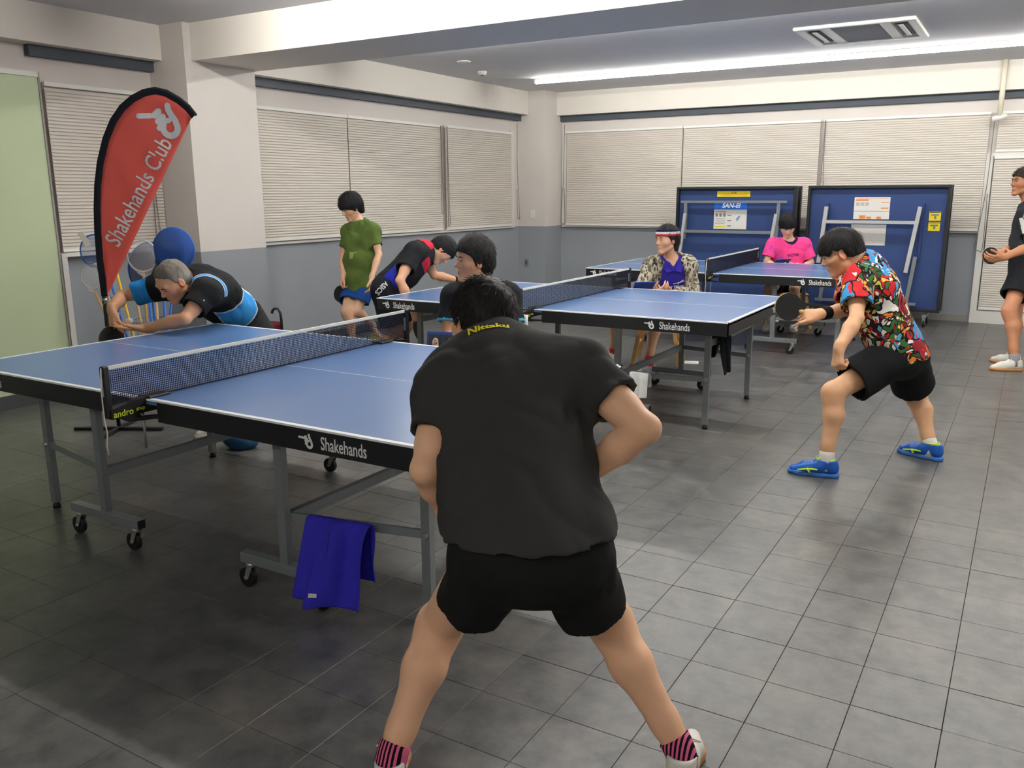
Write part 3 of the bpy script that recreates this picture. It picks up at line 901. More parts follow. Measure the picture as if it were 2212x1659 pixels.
class Fig:
    """pose = dict of joints in metres, world frame"""
    def __init__(s, label, J, bulk=1.0, scale=1.0, skin=(214, 160, 124), name='person', hands=None, head_scale=1.0, chest=1.0, belly=1.0, h=0.0075):
        s.J = {k: V3(v) for k, v in J.items() if not isinstance(v, (int, float, str))}
        J = s.J; s.b = bulk; s.sc = scale; s.h = h; s.hs = head_scale; s.chest = chest; s.belly = belly
        s.skin = np.array(rgb(*skin)[:3])
        hip = (J['hipL'] + J['hipR']) / 2
        s.hip = hip
        fl = [J[k][2] for k in ('anL', 'anR') if k in J]
        s.org = V3((hip[0], hip[1], 0.0))
        s.root = thing(name, label, 'person', tuple(s.org))
        s.head = J['head']; s.HM = basis(J['face'], J['crown'])
        s.hands = hands or {}
        s.lat = nrm(J['shR'] - J['shL']); s.lath = nrm(J['hipR'] - J['hipL'])
        s.up = nrm(J['neck'] - hip)
        s.fwd = nrm(np.cross(s.up, s.lat)); s.lat = np.cross(s.fwd, s.up)
        s.tl = np.linalg.norm(J['neck'] - hip)
    def hp(s, x, y, z):
        """head-local point -> world"""
        return s.head + s.HM @ (V3((x, y, z)) * s.hs)
    def tp(s, l, f, u):
        """torso point: l lateral (subject's right +), f forward, u fraction hip(0)..neck(1)"""
        return s.hip + s.lat * l + s.fwd * f + s.up * (u * s.tl)
    # --- primitive lists
    def torso(s):
        b = s.b * s.sc; J = s.J
        P = [
            (ecap(s.tp(0, -.005, -.04), s.tp(0, -.005, .14), .105 * b, .102 * b, s.lath, 1.45), .03),
            (ecap(s.tp(0, .005, .12), s.tp(0, .008, .42), .101 * b * s.belly, .100 * b * s.belly, s.lat, 1.36), .05),
            (ecap(s.tp(0, .005, .42), s.tp(0, .0, .74), .103 * b * s.chest, .106 * b * s.chest, s.lat, 1.46), .06),
            (ecap(s.tp(0, -.008, .70), s.tp(0, -.012, .88), .100 * b * s.chest, .075 * b, s.lat, 1.50), .05),
            (cone(J['shL'] * .9 + J['neck'] * .1 , J['neck'] - s.up * .035 * s.sc, .050 * b, .060 * b), .05),
            (cone(J['shR'] * .9 + J['neck'] * .1, J['neck'] - s.up * .035 * s.sc, .050 * b, .060 * b), .05),
            (cone(J['shL'], s.tp(-.09, 0, .70), .054 * b, .075 * b), .05),
            (cone(J['shR'], s.tp(.09, 0, .70), .054 * b, .075 * b), .05),
        ]
        return P
    def limbs(s):
        b = s.b * s.sc; J = s.J; P = []
        for q in 'LR':
            if 'el' + q in J:
                sh, el, wr = J['sh' + q], J['el' + q], J['wr' + q]
                P.append((cone(sh, el, .050 * b, .036 * b), .03))
                P.append((cone(sh * .6 + el * .4, sh * .35 + el * .65, .045 * b, .042 * b), .02))
                P.append((cone(el, el * .66 + wr * .34, .036 * b, .0405 * b), .010))
                P.append((cone(el * .66 + wr * .34, wr, .0405 * b, .0265 * b), .012))
                ob = nrm(el - (sh + wr) / 2 + 1e-6)
                P.append((cone(el + ob * .008, el + ob * .012, .027 * b, .024 * b), .02))
            if 'kn' + q in J:
                hp, kn, an = J['hip' + q], J['kn' + q], J['an' + q]
                P.append((cone(hp, kn, .080 * b, .055 * b), .04))
                P.append((cone(kn, kn * .9 + an * .1, .054 * b, .050 * b), .03))
                ax = nrm(an - kn); back = nrm(hp - kn); back = back - ax * (back @ ax)
                tf = J.get('toe' + q); 
                bk = -nrm(tf - an) if tf is not None else back
                bk = nrm(bk - ax * (bk @ ax))
                m = kn * .68 + an * .32 + bk * .016
                P.append((cone(kn + bk * .004, m, .0515 * b, .053 * b), .03))
                P.append((cone(m, kn * .22 + an * .78, .052 * b, .036 * b), .03))
                P.append((cone(kn * .25 + an * .75, an, .037 * b, .034 * b), .02))
                if tf is not None:
                    fd = V3((tf[0] - an[0], tf[1] - an[1], 0)); fd = nrm(fd) * .12 + V3((0, 0, (tf[2] - max(an[2] - .09, 0)) * .8))
                    P.append((cone(an + V3((0, 0, -.035)), an + fd + V3((0, 0, .045 - an[2] + max(an[2] - .09, 0))), .031 * b, .022 * b), .02))
        return P
    def headp(s):
        k = s.hs; H = s.hp; M = s.HM; c = lambda a, b, ra, rb: cone(H(*a), H(*b), ra * k, rb * k)
        e = lambda p, r: ell(H(*p), M, V3(r) * k)
        P = [(e((0, -.014, .030), (.074, .094, .086)), .01),
             (e((0, .018, -.026), (.058, .066, .080)), .03),
             (c((-.049, -.004, -.056), (-.013, .058, -.099), .019, .016), .022),
             (c((.049, -.004, -.056), (.013, .058, -.099), .019, .016), .022),
             (c((-.006, .066, -.102), (.006, .066, -.102), .0175, .0175), .018),
             (e((0, .060, -.064), (.027, .0265, .026)), .018),
             (c((-.038, .046, -.018), (-.048, .028, -.014), .027, .025), .03),
             (c((.038, .046, -.018), (.048, .028, -.014), .027, .025), .03),
             (c((-.034, .0725, .025), (.034, .0725, .025), .0125, .0125), .02),
             (c((0, .081, .010), (0, .0985, -.021), .0068, .0082), .009),
             (c((0, .0995, -.0255), (0, .0995, -.0262), .0092, .0092), .006),
             (c((-.0115, .0885, -.0295), (.0115, .0885, -.0295), .0076, .0076), .006)]
        S = [(e((-.031, .0945, .004), (.020, .0125, .0105)), .012), (e((.031, .0945, .004), (.020, .0125, .0105)), .012)]
        P2 = [(e((-.031, .0685, .003), (.0158, .0127, .0118)), .005), (e((.031, .0685, .003), (.0158, .0127, .0118)), .005)]
        for q in (-1, 1):
            P2.append((c((.022 * q, .076, -.0622), (.003 * q, .0850, -.0572), .0030, .0056), .004))
            P2.append((c((.021 * q, .0755, -.0640), (.003 * q, .0830, -.0692), .0030, .0064), .004))
        S2 = [(c((-.020, .0855, -.0632), (-.004, .0925, -.0628), .0018, .0022), .0025), (c((.020, .0855, -.0632), (.004, .0925, -.0628), .0018, .0022), .0025)]
        for q in (-1, 1):
            P2.append((ell(H(.077 * q, -.012, .000), M @ np.array([[1, .35 * q, 0], [-.35 * q, 1, 0], [0, 0, 1]]) / math.sqrt(1.1225), V3((.0085, .021, .033)) * k), .008))
            S2.append((ell(H(.087 * q, -.006, .003), M, V3((.006, .010, .017)) * k), .005))
        return P, S, P2, S2
    def handp(s, q):
        hd = s.hands.get(q, {})
        J = s.J; wr = J['wr' + q]
        d = nrm(hd.get('d', wr - J['el' + q])); n = V3(hd.get('n', -s.lat if q == 'R' else s.lat)); n = nrm(n - d * (n @ d))
        t = np.cross(d, n) * (1 if q == 'R' else -1)      # thumb side
        k = s.sc * hd.get('k', 1.0)
        curl = hd.get('curl', (35, 40, 25)); curls = hd.get('curls', [curl] * 4)
        spread = hd.get('spread', 3)
        P = [(cone(wr - d * .02, wr + d * .02 * k, .0255 * k * s.b, .023 * k), .02)]
        offs = [.030, .010, -.010, -.028]; lens = [(.042, .026, .020), (.046, .029, .021), (.043, .027, .021), (.034, .021, .018)]
        klen = [.088, .091, .086, .078]
        for i in range(4):
            b0 = wr + d * .015 * k + t * offs[i] * .55 * k
            kn = wr + d * klen[i] * k + t * offs[i] * k
            P.append((cone(b0, kn, .0135 * k, .0115 * k), .014))
            cd = curls[i]; a = 0; p = kn; r = .0098 if i < 3 else .0086
            sp = math.radians((1.5 - i) * spread)
            for j in range(3):
                a += math.radians(cd[j])
                dr = nrm((d * math.cos(sp) + t * math.sin(sp)) * math.cos(a) + n * math.sin(a))
                e_ = p + dr * lens[i][j] * k
                P.append((cone(p, e_, r * k, (r - .0011) * k), .0035)); p = e_; r -= .0011
        # palm pad
        P.append((cone(wr + d * .035 * k + t * .012 * k + n * .004, wr + d * .075 * k - t * .012 * k + n * .004, .016 * k, .014 * k), .014))
        th = hd.get('thumb', (48, 22, 25))
        p = wr + d * .022 * k + t * .020 * k; a = math.radians(th[0]); o = math.radians(th[1])
        for j, (L, r) in enumerate(((.045, .0145), (.034, .0115), (.027, .0105))):
            dr = nrm(d * math.cos(a) + t * math.sin(a) * math.cos(o) + n * math.sin(a) * math.sin(o) + n * (.25 * j if th[2] > 0 else 0) * math.sin(math.radians(th[2])))
            e_ = p + dr * L * k
            P.append((cone(p, e_, r * k, (r - .0015) * k), .008 if j == 0 else .004)); p = e_; a -= math.radians(th[2]) * .6
        return P
    def bounds(s, keys=None, m=0.16):
        A = np.array([v for k, v in s.J.items() if k not in ('face', 'crown', 'shortL', 'shortR')] + [s.hp(0, 0, .12), s.hp(0, .1, 0)])
        return A.min(0) - m, A.max(0) + m
    def body(s, eyes=True, lip=(184, 112, 100), hf=.0029):
        lo, hi = s.bounds()
        lo[2] = max(lo[2], 0.005)
        def fill(f, fine):
            for p, k in s.torso(): f.put(p, k)
            for p, k in s.limbs(): f.put(p, k)
            f.put(cone(s.J['neck'] - s.up * .02, s.hp(0, -.02, -.05), .058 * s.b * s.sc, .053 * s.b * s.sc), .03)
            P, S, P2, S2 = s.headp()
            for p, k in P: f.put(p, k)
            if fine:
                for p, k in S: f.put(p, k, op='s')
                for p, k in P2: f.put(p, k)
                for p, k in S2: f.put(p, k, op='s')
            for q in 'LR':
                if 'wr' + q in s.J:
                    for p, k in s.handp(q): f.put(p, k)
            return f.mesh()
        V, Q = fill(Field(lo, hi, s.h), False)
        # hands and head are meshed again on finer lattices and set into the same skin
        regs = []
        for q in 'LR':
            if 'wr' + q in s.J:
                hd = s.hands.get(q, {}); wr = s.J['wr' + q]; d = nrm(hd.get('d', wr - s.J['el' + q]))
                n = V3(hd.get('n', -s.lat if q == 'R' else s.lat)); n = nrm(n - d * (n @ d)); t = np.cross(d, n)
                regs.append((wr + d * .085, np.stack([t, d, n], 1), np.array([.095, .115, .095]) * s.sc, .0044, False))
        regs.append((s.hp(0, 0, .012), s.HM, np.array([.112, .140, .128]) * s.hs, hf, True))
        for c0, M, bx, h_, face in regs:
            R = np.abs(M) @ bx
            Vf, Qf = fill(Field(np.maximum(c0 - R - .01, [-99, -99, .004]), c0 + R + .01, h_), True)
            inbox = lambda V, m: (np.abs((V - c0) @ M) < bx - m).all(1)
            Q = Q[~inbox(V, .0045)[Q].all(1)]
            Qf = Qf[inbox(Vf, 0)[Qf].all(1)]
            if face: s.bvh_head = BVHTree.FromPolygons(Vf.tolist(), Qf.tolist())
            Q = np.concatenate([Q, Qf + len(V)]); V = np.concatenate([V, Vf])
        used = np.unique(Q); mp = np.full(len(V), -1); mp[used] = np.arange(len(used)); V = V[used]; Q = mp[Q]
        lipc = np.array(rgb(*lip)[:3]); sk = s.skin
        hm = s.HM; hc = s.head; hs = s.hs
        def col(V):
            L = ((V - hc) @ hm) / hs
            c = np.repeat(sk[None], len(V), 0)
            inh = (np.abs(L) < .13).all(1)
            w = np.exp(-((L[:, 0] / .021) ** 2) - (((L[:, 2] + .0632) / .0085) ** 2)) * (L[:, 1] > .06) * inh
            c = c * (1 - w[:, None] * .8) + lipc * w[:, None] * .8
            ck = np.exp(-(((np.abs(L[:, 0]) - .04) / .022) ** 2) - (((L[:, 2] + .025) / .025) ** 2)) * (L[:, 1] > .03) * inh
            c = c * (1 - ck[:, None] * .12 * np.array([0.2, 1.0, 1.0]))
            ear = (np.abs(L[:, 0]) > .074) * inh
            c = c * (1 - ear[:, None] * np.array([0.02, .16, .16]))
            return c
        s.body_o = to_obj('body', V, Q, M_SKIN, s.root, col, s.org, 1)
        s.bodyV, s.bodyQ = V, Q
        if eyes: s.eyes()
        return s
    def child(s, mb, name, m, parent=None):
        me = mb.mesh(name); me.transform(Matrix.Translation(-Vector(s.org))); me.materials.append(m)
        return link(name, me, parent or s.root)
    def eyes(s, brow=(34, 28, 25), open_=1.0):
        H = s.hp; k = s.hs
        mb_ = bpy.data.materials.get('brow_%d_%d_%d' % brow) or mat('brow_%d_%d_%d' % brow, rgb(*brow), .8, .2)
        for q in (-1, 1):
            rows = []
            mw = MB(); mi = MB()
            def el_(mb, c, r, n=10):
                vs = []; fs = []
                for i in range(n + 1):
                    th = math.pi * i / n
                    for j in range(12):
                        ph = 2 * math.pi * j / 12
                        vs.append(H(c[0] + r[0] * math.sin(th) * math.cos(ph), c[1] + r[1] * math.sin(th) * math.sin(ph), c[2] + r[2] * math.cos(th)))
                for i in range(n):
                    for j in range(12):
                        fs.append((i * 12 + j, i * 12 + (j + 1) % 12, (i + 1) * 12 + (j + 1) % 12, (i + 1) * 12 + j))
                mb.add(vs, fs, True)
            el_(mw, (.031 * q, .0752, .0022), (.0125, .0074, .0040 * open_))
            e = s.child(mw, 'eye', M_EYEW)
            el_(mi, (.031 * q, .0793, .0022), (.0050, .0042, .0042 * open_))
            s.child(mi, 'iris', M_EYE, e)
            def on(x, z, d):
                o = s.hp(x, .16, z); h_ = s.bvh_head.ray_cast(Vector(o), Vector(-s.HM[:, 1]))
                return tuple(V3(h_[0]) + s.HM[:, 1] * d) if h_[0] is not None else tuple(s.hp(x, .085, z))
            lash = MB().tube([on((.031 - .014) * q, .0025, .0008), on((.031 - .007) * q, .0060 * open_ + .001, .0012), on((.031 + .004) * q, .0068 * open_ + .001, .0012), on((.031 + .013) * q, .0045, .0008)], [.0007 * k, .0015 * k, .0017 * k, .0007 * k], 5)
            s.child(lash, 'eyelash', M_EYE, e)
            br = MB().tube([on(.013 * q, .0215, .0006), on(.020 * q, .0245, .0010), on(.030 * q, .0272, .0010), on(.040 * q, .0272, .0010), on(.049 * q, .0225, .0005)], [.0020 * k, .0036 * k, .0038 * k, .0030 * k, .0012 * k], 6)
            s.child(br, 'eyebrow', mb_)
    # --- hair
    def hair(s, col=(30, 27, 26), thick=0.016, fringe=.040, side=-.02, back=-.075, top=0.0, strands=900, slen=.035, spiky=.4, seed=1, tone=.25, h=0.0042, width=.0008, curl=0.0, bald=0.0):
        k = s.hs; H = s.hp
        lo = s.head - .17; hi = s.head + .17
        f = Field(lo, hi, h)
        f.put(ell(H(0, -.016, .032 + top / 2), s.HM, V3((.075 + thick * .85, .095 + thick, .087 + thick + top)) * k), .0)
        f.put(cone(H(0, -.062, -.02), H(0, -.060, back + .03), (.056 + thick * .5) * k, (.050 + thick * .4) * k), .03)
        M = s.HM; hc = s.head
        def hairline(P):
            L = ((P - hc) @ M) / k
            y = L[:, 1]
            z = np.interp(y, [-.12, -.055, -.030, -.016, .012, .030, .055, .075, .12], [back, back, back * .6 - .004, side + .006, side, max(side + .02, fringe - .03), fringe - .012, fringe, fringe + .004])
            x = np.abs(L[:, 0])
            z = z + vnoise(P * 95, seed) * .006 * spiky * 2
            zz = (z - L[:, 2]) * k
            # keep ears free
            return zz
        idx = np.nonzero(f.d < .04)
        P = np.stack([f.ax[i][idx[i]] for i in range(3)], -1).astype(np.float64)
        f.d[idx] = np.maximum(f.d[idx], hairline(P)).astype(F32)
        f.wrinkle(lambda P: vnoise(P * np.array([75, 75, 40]), seed + 5) * .0045 * spiky * 1.6 + vnoise(P * 28, seed + 6) * .005 * spiky, .02)
        V, Q = f.mesh()
        base = np.array(rgb(*col)[:3])
        rs = np.random.RandomState(seed)
        # strands
        nV = len(V)
        vs = [V]; qs = [Q]
        strands = int(strands * 1.6)
        if strands and nV:
            pick = rs.randint(0, nV, strands)
            L = ((V[pick] - hc) @ M) / k
            out = nrm_rows(np.stack([L[:, 0] / .008, L[:, 1] / .012, (L[:, 2] - .03) / .01], -1))
            # flow: away from the whorl at the back of the crown
            wh = np.array([0.01, -.055, .105])
            fl = L - wh; fl = fl - out * (fl * out).sum(1, keepdims=True); fl = nrm_rows(fl)
            fl = nrm_rows(fl + rs.normal(0, .28, fl.shape) + np.array([0, 0, -.25]))
            ln = slen * (0.6 + .8 * rs.rand(strands))
            lift = out * (spiky * (.25 + .5 * rs.rand(strands)))[:, None]
            p0 = L - out * .004
            p1 = p0 + (fl * .5 + lift * .55) * ln[:, None]
            p2 = p1 + (fl * .55 - out * .12 + curl * rs.normal(0, .5, fl.shape)) * ln[:, None]
            # no strands hanging over the face
            okm = ~((p2[:, 1] > .055) & (p2[:, 2] < fringe - .012))
            hz = np.interp(p2[:, 1], [-.12, -.055, -.030, -.016, .012, .030, .055, .075, .12], [back, back, back * .6 - .004, side + .006, side, max(side + .02, fringe - .03), fringe - .012, fringe, fringe + .004])
            okm &= p2[:, 2] > hz - .010
            p0, p1, p2, fl, out = p0[okm], p1[okm], p2[okm], fl[okm], out[okm]
            sd = np.cross(fl, out)
            w = width * (0.8 + .6 * rs.rand(len(p0)))[:, None]
            pts = [p0 - sd * w * 1.6, p0 + sd * w * 1.6, p0 + out * w * 1.5, p1 - sd * w * 1.3, p1 + sd * w * 1.3, p1 + out * w * 1.5, p2]
            n = len(p0)
            A = np.stack(pts, 1).reshape(-1, 3)
            A = hc + (A * k) @ M.T
            b = nV + 7 * np.arange(n)[:, None]
            fq = [(0, 3, 5, 2), (2, 5, 4, 1), (3, 6, 6, 5), (5, 6, 6, 4)]
            vs.append(A)
            tri = []
            qs.append(np.concatenate([b + np.array(fq[0]), b + np.array(fq[1])]))
            s._tri = np.concatenate([b + np.array((3, 6, 5)), b + np.array((5, 6, 4))])
        Va = np.concatenate(vs)
        me = bpy.data.meshes.new('hair')
        faces = [tuple(q) for q in np.concatenate(qs).tolist()] + ([tuple(t) for t in s._tri.tolist()] if strands and nV else [])
        me.from_pydata((Va - s.org).tolist(), [], faces)
        me.polygons.foreach_set('use_smooth', np.ones(len(faces), bool))
        at = me.color_attributes.new('Col', 'FLOAT_COLOR', 'POINT')
        nn = vnoise(Va * np.array([60, 60, 25]), seed + 2) * tone
        cc = np.ones((len(Va), 4), F32); cc[:, :3] = base[None] * (1 + nn)[:, None]
        if callable(bald):
            Lh = ((Va - hc) @ M) / k
            cc[:, :3] = bald(Lh, cc[:, :3])
        at.data.foreach_set('color', cc.ravel())
        me.update(); me.validate()
        me.materials.append(M_HAIR)
        o = link('hair', me, s.root)
        return o
    # --- clothes
    def sleeve(s, q, frac, r0, r1):
        J = s.J; sh, el, wr = J['sh' + q], J['el' + q], J['wr' + q]
        b = s.b * s.sc
        if frac <= 1:
            e = sh + (el - sh) * frac; d = nrm(el - sh)
            return [(sliced(cone(sh, sh + (el - sh) * (frac + .12), r0 * b, r1 * b), e, d), .03)], e, d
        f2 = frac - 1
        e = el + (wr - el) * f2; d = nrm(wr - el)
        return [(cone(sh, el, r0 * b, (r0 + r1) / 2 * b), .03), (sliced(cone(el, el + (wr - el) * (f2 + .1), (r0 + r1) / 2 * b, r1 * b), e, d), .02)], e, d
    def shirt(s, col, off=.014, sl=.55, r0=.066, r1=.068, hem=-.04, hem_n=None, neck=.066, neck_up=.02, name='shirt', amp=.0045, seed=3, drape=.07, m=None, dirs=None, h=.0068, loose=None, neckdrop=.0, collar=True, skipR=False, extra=None):
        J = s.J
        A = np.array([J['shL'], J['shR'], J['neck'], s.tp(0, 0, hem), J['elL'], J['elR'], J['wrL'], J['wrR']] if sl > 1 else [J['shL'], J['shR'], J['neck'], s.tp(0, 0, hem), J['shL'] + (J['elL'] - J['shL']) * sl, J['shR'] + (J['elR'] - J['shR']) * sl])
        f = Field(A.min(0) - .24, A.max(0) + .24, h)
        for p, k in s.torso(): f.put(p, k + .01, off)
        if loose:        # hanging cloth: extra volumes (list of prims)
            for p in loose: f.put(p, drape)
        f.cut(s.tp(0, 0, hem), hem_n if hem_n is not None else -s.up)
        ends = []
        for q in 'LR':
            P, e, d = s.sleeve(q, sl, r0, r1)
            for p, k in P: f.put(p, .025, 0)
            ends.append((e, d))
        f.wrinkle(folds(dirs or [s.up + s.lat * .6, s.up - s.lat * .5, s.lat + s.up * .3], amp, seed=seed))
        b = s.b * s.sc
        for (e, d) in ends:
            f.put(cone(e - d * .035, e + d * .012, (r1 - .025) * b, (r1 - .019) * b), .004, op='s')
        nd = nrm(s.hp(0, -.01, -.05) - J['neck'])
        f.put(cone(J['neck'] + nd * .005 + s.fwd * .012, J['neck'] + nd * .14 + s.fwd * .012, neck * s.sc, (neck + .015) * s.sc), .006, op='s')
        f.put(cone(J['neck'] + nd * (neck_up + .105), J['neck'] + nd * (neck_up + .20), .072, .10), .004, op='s')
        if neckdrop: f.put(cone(J['neck'] + s.fwd * .10 + s.up * .02, J['neck'] + s.fwd * .125 - s.up * neckdrop, .045, .006), .003, op='s')
        if extra: extra(f)
        V, Q = f.mesh()
        def colf(V):
            D = V - s.hip
            T = np.stack([D @ s.lat, D @ s.fwd, (D @ s.up) / s.tl], -1)
            if callable(col): return col(V, T)
            return np.repeat(np.array(rgb(*col)[:3])[None], len(V), 0)
        o = to_obj(name, V, Q, m or M_CLOTH, s.root, colf, s.org, 1)
        s.shirtV, s.shirtQ = V, Q
        s.bvh_shirt = BVHTree.FromPolygons(V.tolist(), Q.tolist())
        return o
    def shorts(s, col, fr=.62, r0=.098, r1=.112, top=.17, off=.012, amp=.004, seed=8, name='shorts', h=.0075, hem_tilt=None, k=.035, m=None):
        J = s.J; b = s.b * s.sc
        A = np.array([J['hipL'], J['hipR'], J['knL'], J['knR'], s.tp(0, 0, top)])
        f = Field(A.min(0) - .2, A.max(0) + .2, h)
        f.put(s.torso()[0][0], .03, off); f.put(s.torso()[1][0], .03, off)
        f.cut(s.tp(0, 0, top), s.up)
        ends = []
        for q in 'LR':
            frq = fr[q] if isinstance(fr, dict) else fr
            hp, kn = J['hip' + q], J['kn' + q]
            if 'short' + q in J: kn = J['short' + q]
            d = nrm(kn - hp)
            e = hp + (kn - hp) * frq
            dn = d if hem_tilt is None else nrm(d + V3(hem_tilt[q]))
            f.put(sliced(cone(hp, hp + (kn - hp) * (frq + .15), r0 * b, r1 * b), e, dn), k)
            ends.append((e, dn, d))
        f.wrinkle(folds([nrm(J['knL'] - J['hipL']), nrm(J['knR'] - J['hipR']), s.lath], amp, seed=seed))
        for e, dn, d in ends:
            f.put(cone(e - d * .04, e + d * .08, (r1 - .026) * b, (r1 - .020) * b), .004, op='s')
        V, Q = f.mesh()
        def colf(V):
            D = V - s.hip
            T = np.stack([D @ s.lath, D @ s.fwd, D[:, 2]], -1)
            if callable(col): return col(V, T)
            return np.repeat(np.array(rgb(*col)[:3])[None], len(V), 0)
        s.shortV, s.shortQ = V, Q
        o = to_obj(name, V, Q, m or M_CLOTH, s.root, colf, s.org, 1)
        s.bvh_shorts = BVHTree.FromPolygons(V.tolist(), Q.tolist())
        return o
    def socks(s, col, top=.10, q2='LR', ribs=None):
        J = s.J
        for q in q2:
            an, kn = J['an' + q], J['kn' + q]; d = nrm(kn - an); r = .040 * s.b * s.sc
            mb = MB(); n = 28
            pts = [an - V3((0, 0, .05)), an - V3((0, 0, .012)), an + d * top * .5, an + d * top * .93, an + d * top]
            mb.tube([tuple(p) for p in pts], [r * .95, r, r * 1.0, r * 1.03, r * .97], n)
            m = ribs or (bpy.data.materials.get('sock_%d_%d_%d' % col) or mat('sock_%d_%d_%d' % col, rgb(*col), .9, .1, bump=.2, bscale=300))
            s.child(mb, 'sock', m)
    def shoe(s, q, m_up, m_sole, m_lace, length=.275, tilt=0.0, extra=None, toe_up=0.0, heel_up=0.0):
        """trainer under the ankle; J['toe'+q] gives the heading"""
        J = s.J; an = J['an' + q]; to = J['toe' + q]
        d = nrm((to[0] - an[0], to[1] - an[1], 0)); up = V3((0, 0, 1)); x = np.cross(d, up)
        gz = an[2] - .095 if heel_up else 0.0
        base = V3((an[0], an[1], 0)) - d * .068
        if heel_up:
            base[2] = heel_up
            d = nrm(V3((to[0], to[1], 0.0)) - base + 0) if True else d
            up = nrm(np.cross(x, d))
        k = length / .275
        B = lambda a, b, c: base + x * a + d * b * k + up * c
        lo = np.minimum(B(-.1, -.05, -.02), B(.1, .33, .16)) - .08; hi = np.maximum(B(-.1, -.05, -.02), B(.1, .33, .16)) + .08
        f = Field(lo, hi, .005)
        P = [cone(B(0, .035, .050), B(0, .10, .050), .034, .036), cone(B(0, .10, .052), B(.004, .17, .040), .037, .036), cone(B(.004, .17, .036), B(.004, .235, .026), .038, .024), cone(B(0, .04, .05), B(0, .045, .085), .034, .037), cone(B(0, .10, .06), B(0, .075, .085), .036, .038)]
        for p in P: f.put(p, .02)
        f.put(cone(B(0, .062, .075), B(0, .062, .16), .034, .040), .004, op='s')
        f.cut(B(0, 0, .098), up); f.cut(B(0, 0, .018), -up)
        V, Q = f.mesh()
        o = to_obj('shoe', V, Q, m_up, s.root, None, s.org, 1)
        f = Field(lo, hi, .006)
        for p in [ecap(B(0, .032, .012), B(0, .10, .012), .036, .034, x, 1.02), ecap(B(0, .10, .012), B(.004, .19, .012), .035, .041, x, 1.02), cone(B(.004, .19, .014), B(.004, .246, .016), .040, .024)]: f.put(p, .02)
        f.cut(B(0, 0, .026), up); f.cut(B(0, 0, .0), -up)
        V, Q = f.mesh()
        to_obj('sole', V, Q, m_sole, o, None, s.org, 1)
        mb = MB()
        for i in range(5):
            t = .112 + i * .021; zt = .090 - i * .0085
            mb.tube([tuple(B(-.024, t, zt - .012)), tuple(B(-.010, t + .006, zt)), tuple(B(.010, t + .004, zt)), tuple(B(.024, t + .012, zt - .012))], .0028, 6)
        mb.tube([tuple(B(0, .108, .094)), tuple(B(-.022, .10, .112)), tuple(B(-.038, .112, .102)), tuple(B(-.02, .118, .094)), tuple(B(0, .11, .096)), tuple(B(.022, .102, .114)), tuple(B(.04, .116, .10)), tuple(B(.02, .12, .094)), tuple(B(0, .11, .095))], .0026, 6)
        s.child(mb, 'laces', m_lace, o)
        s.shoeB = B
        return o, B
    def decal_text(s, txt, size, l, f, u, face, m, bvh=None, xdir=None, ydir=None, parent=None, bold=.001, squeeze=1.0, lift=.003, name='lettering', mesh=None):
        """print on cloth: start at torso point, cast towards the body"""
        n = V3(face)
        org = s.tp(l, f, u) + n * .25
        x = V3(xdir); y = V3(ydir)
        me = mesh if mesh is not None else text_mesh(txt, size, 0.0, bold, squeeze, res=2)
        if mesh is None:
            bm = bmesh.new(); bm.from_mesh(me)
            bmesh.ops.triangulate(bm, faces=bm.faces)
            bmesh.ops.subdivide_edges(bm, edges=[e for e in bm.edges if e.calc_length() > size * .18], cuts=1)
            bm.to_mesh(me); bm.free()
        me.transform(frame_mat(org, x, y))
        drape(me, bvh or s.bvh_shirt, tuple(-n), lift)
        me.transform(Matrix.Translation(-Vector(s.org)))
        me.materials.clear(); me.materials.append(m)
        return link(name, me, parent or s.root)

def nrm_rows(a):
    return a / (np.linalg.norm(a, axis=1, keepdims=True) + 1e-9)

def skin_shoe_mat(name, c, rough=.45): return bpy.data.materials.get(name) or mat(name, rgb(*c), rough, .5)

# ---- rackets and balls
M_BLADE_B = mat('rubber_black', rgb(30, 31, 33), 0.55, 0.35)
M_BLADE_R = mat('rubber_red', rgb(190, 36, 42), 0.5, 0.35)
M_WOOD = mat('blade_wood', rgb(196, 164, 112), 0.5, 0.3, noise=.12, nscale=60)
def racket(label, grip, head, normal, red_back=True, handle=.10, hand_end=True):
    """grip: butt end of the handle (world), head: direction of the blade, normal: facing of the black side"""
    g = V3(grip); d = nrm(head); n = V3(normal); n = nrm(n - d * (n @ d)); x = np.cross(d, n)
    t = thing('racket', label, 'racket', tuple(g))
    L = lambda a, b, c: tuple(x * a + d * b + n * c)
    c0 = handle + .078
    out = []
    for i in range(36):
        a = 2 * math.pi * i / 36
        px = .076 * math.sin(a); py = c0 - .079 * math.cos(a)
        if py < handle + .012: py = max(py, handle + .006)
        out.append((px, py))
    def plate(z0, z1, sc):
        mb = MB(); pts = [L(p[0] * sc, c0 + (p[1] - c0) * sc, z0) for p in out]
        mb.poly(pts, tuple(n * (z1 - z0)))
        return mb
    plate(-.0032, .0032, 1.0).build('blade', M_WOOD, t)
    plate(.0032, .0075, .985).build('rubber_front', M_BLADE_B, t)
    plate(-.0075, -.0032, .985).build('rubber_rear', M_BLADE_R if red_back else M_BLADE_B, t)
    hb = MB()
    hb.tube([L(0, 0, 0), L(0, .02, 0), L(0, .06, 0), L(0, handle, 0), L(0, handle + .02, 0)], [.0165, .016, .0135, .014, .006], 12)
    hb.build('handle', M_WOOD, t)
    return t
M_BALL = mat('ball_white', rgb(236, 232, 222), 0.5, 0.4)
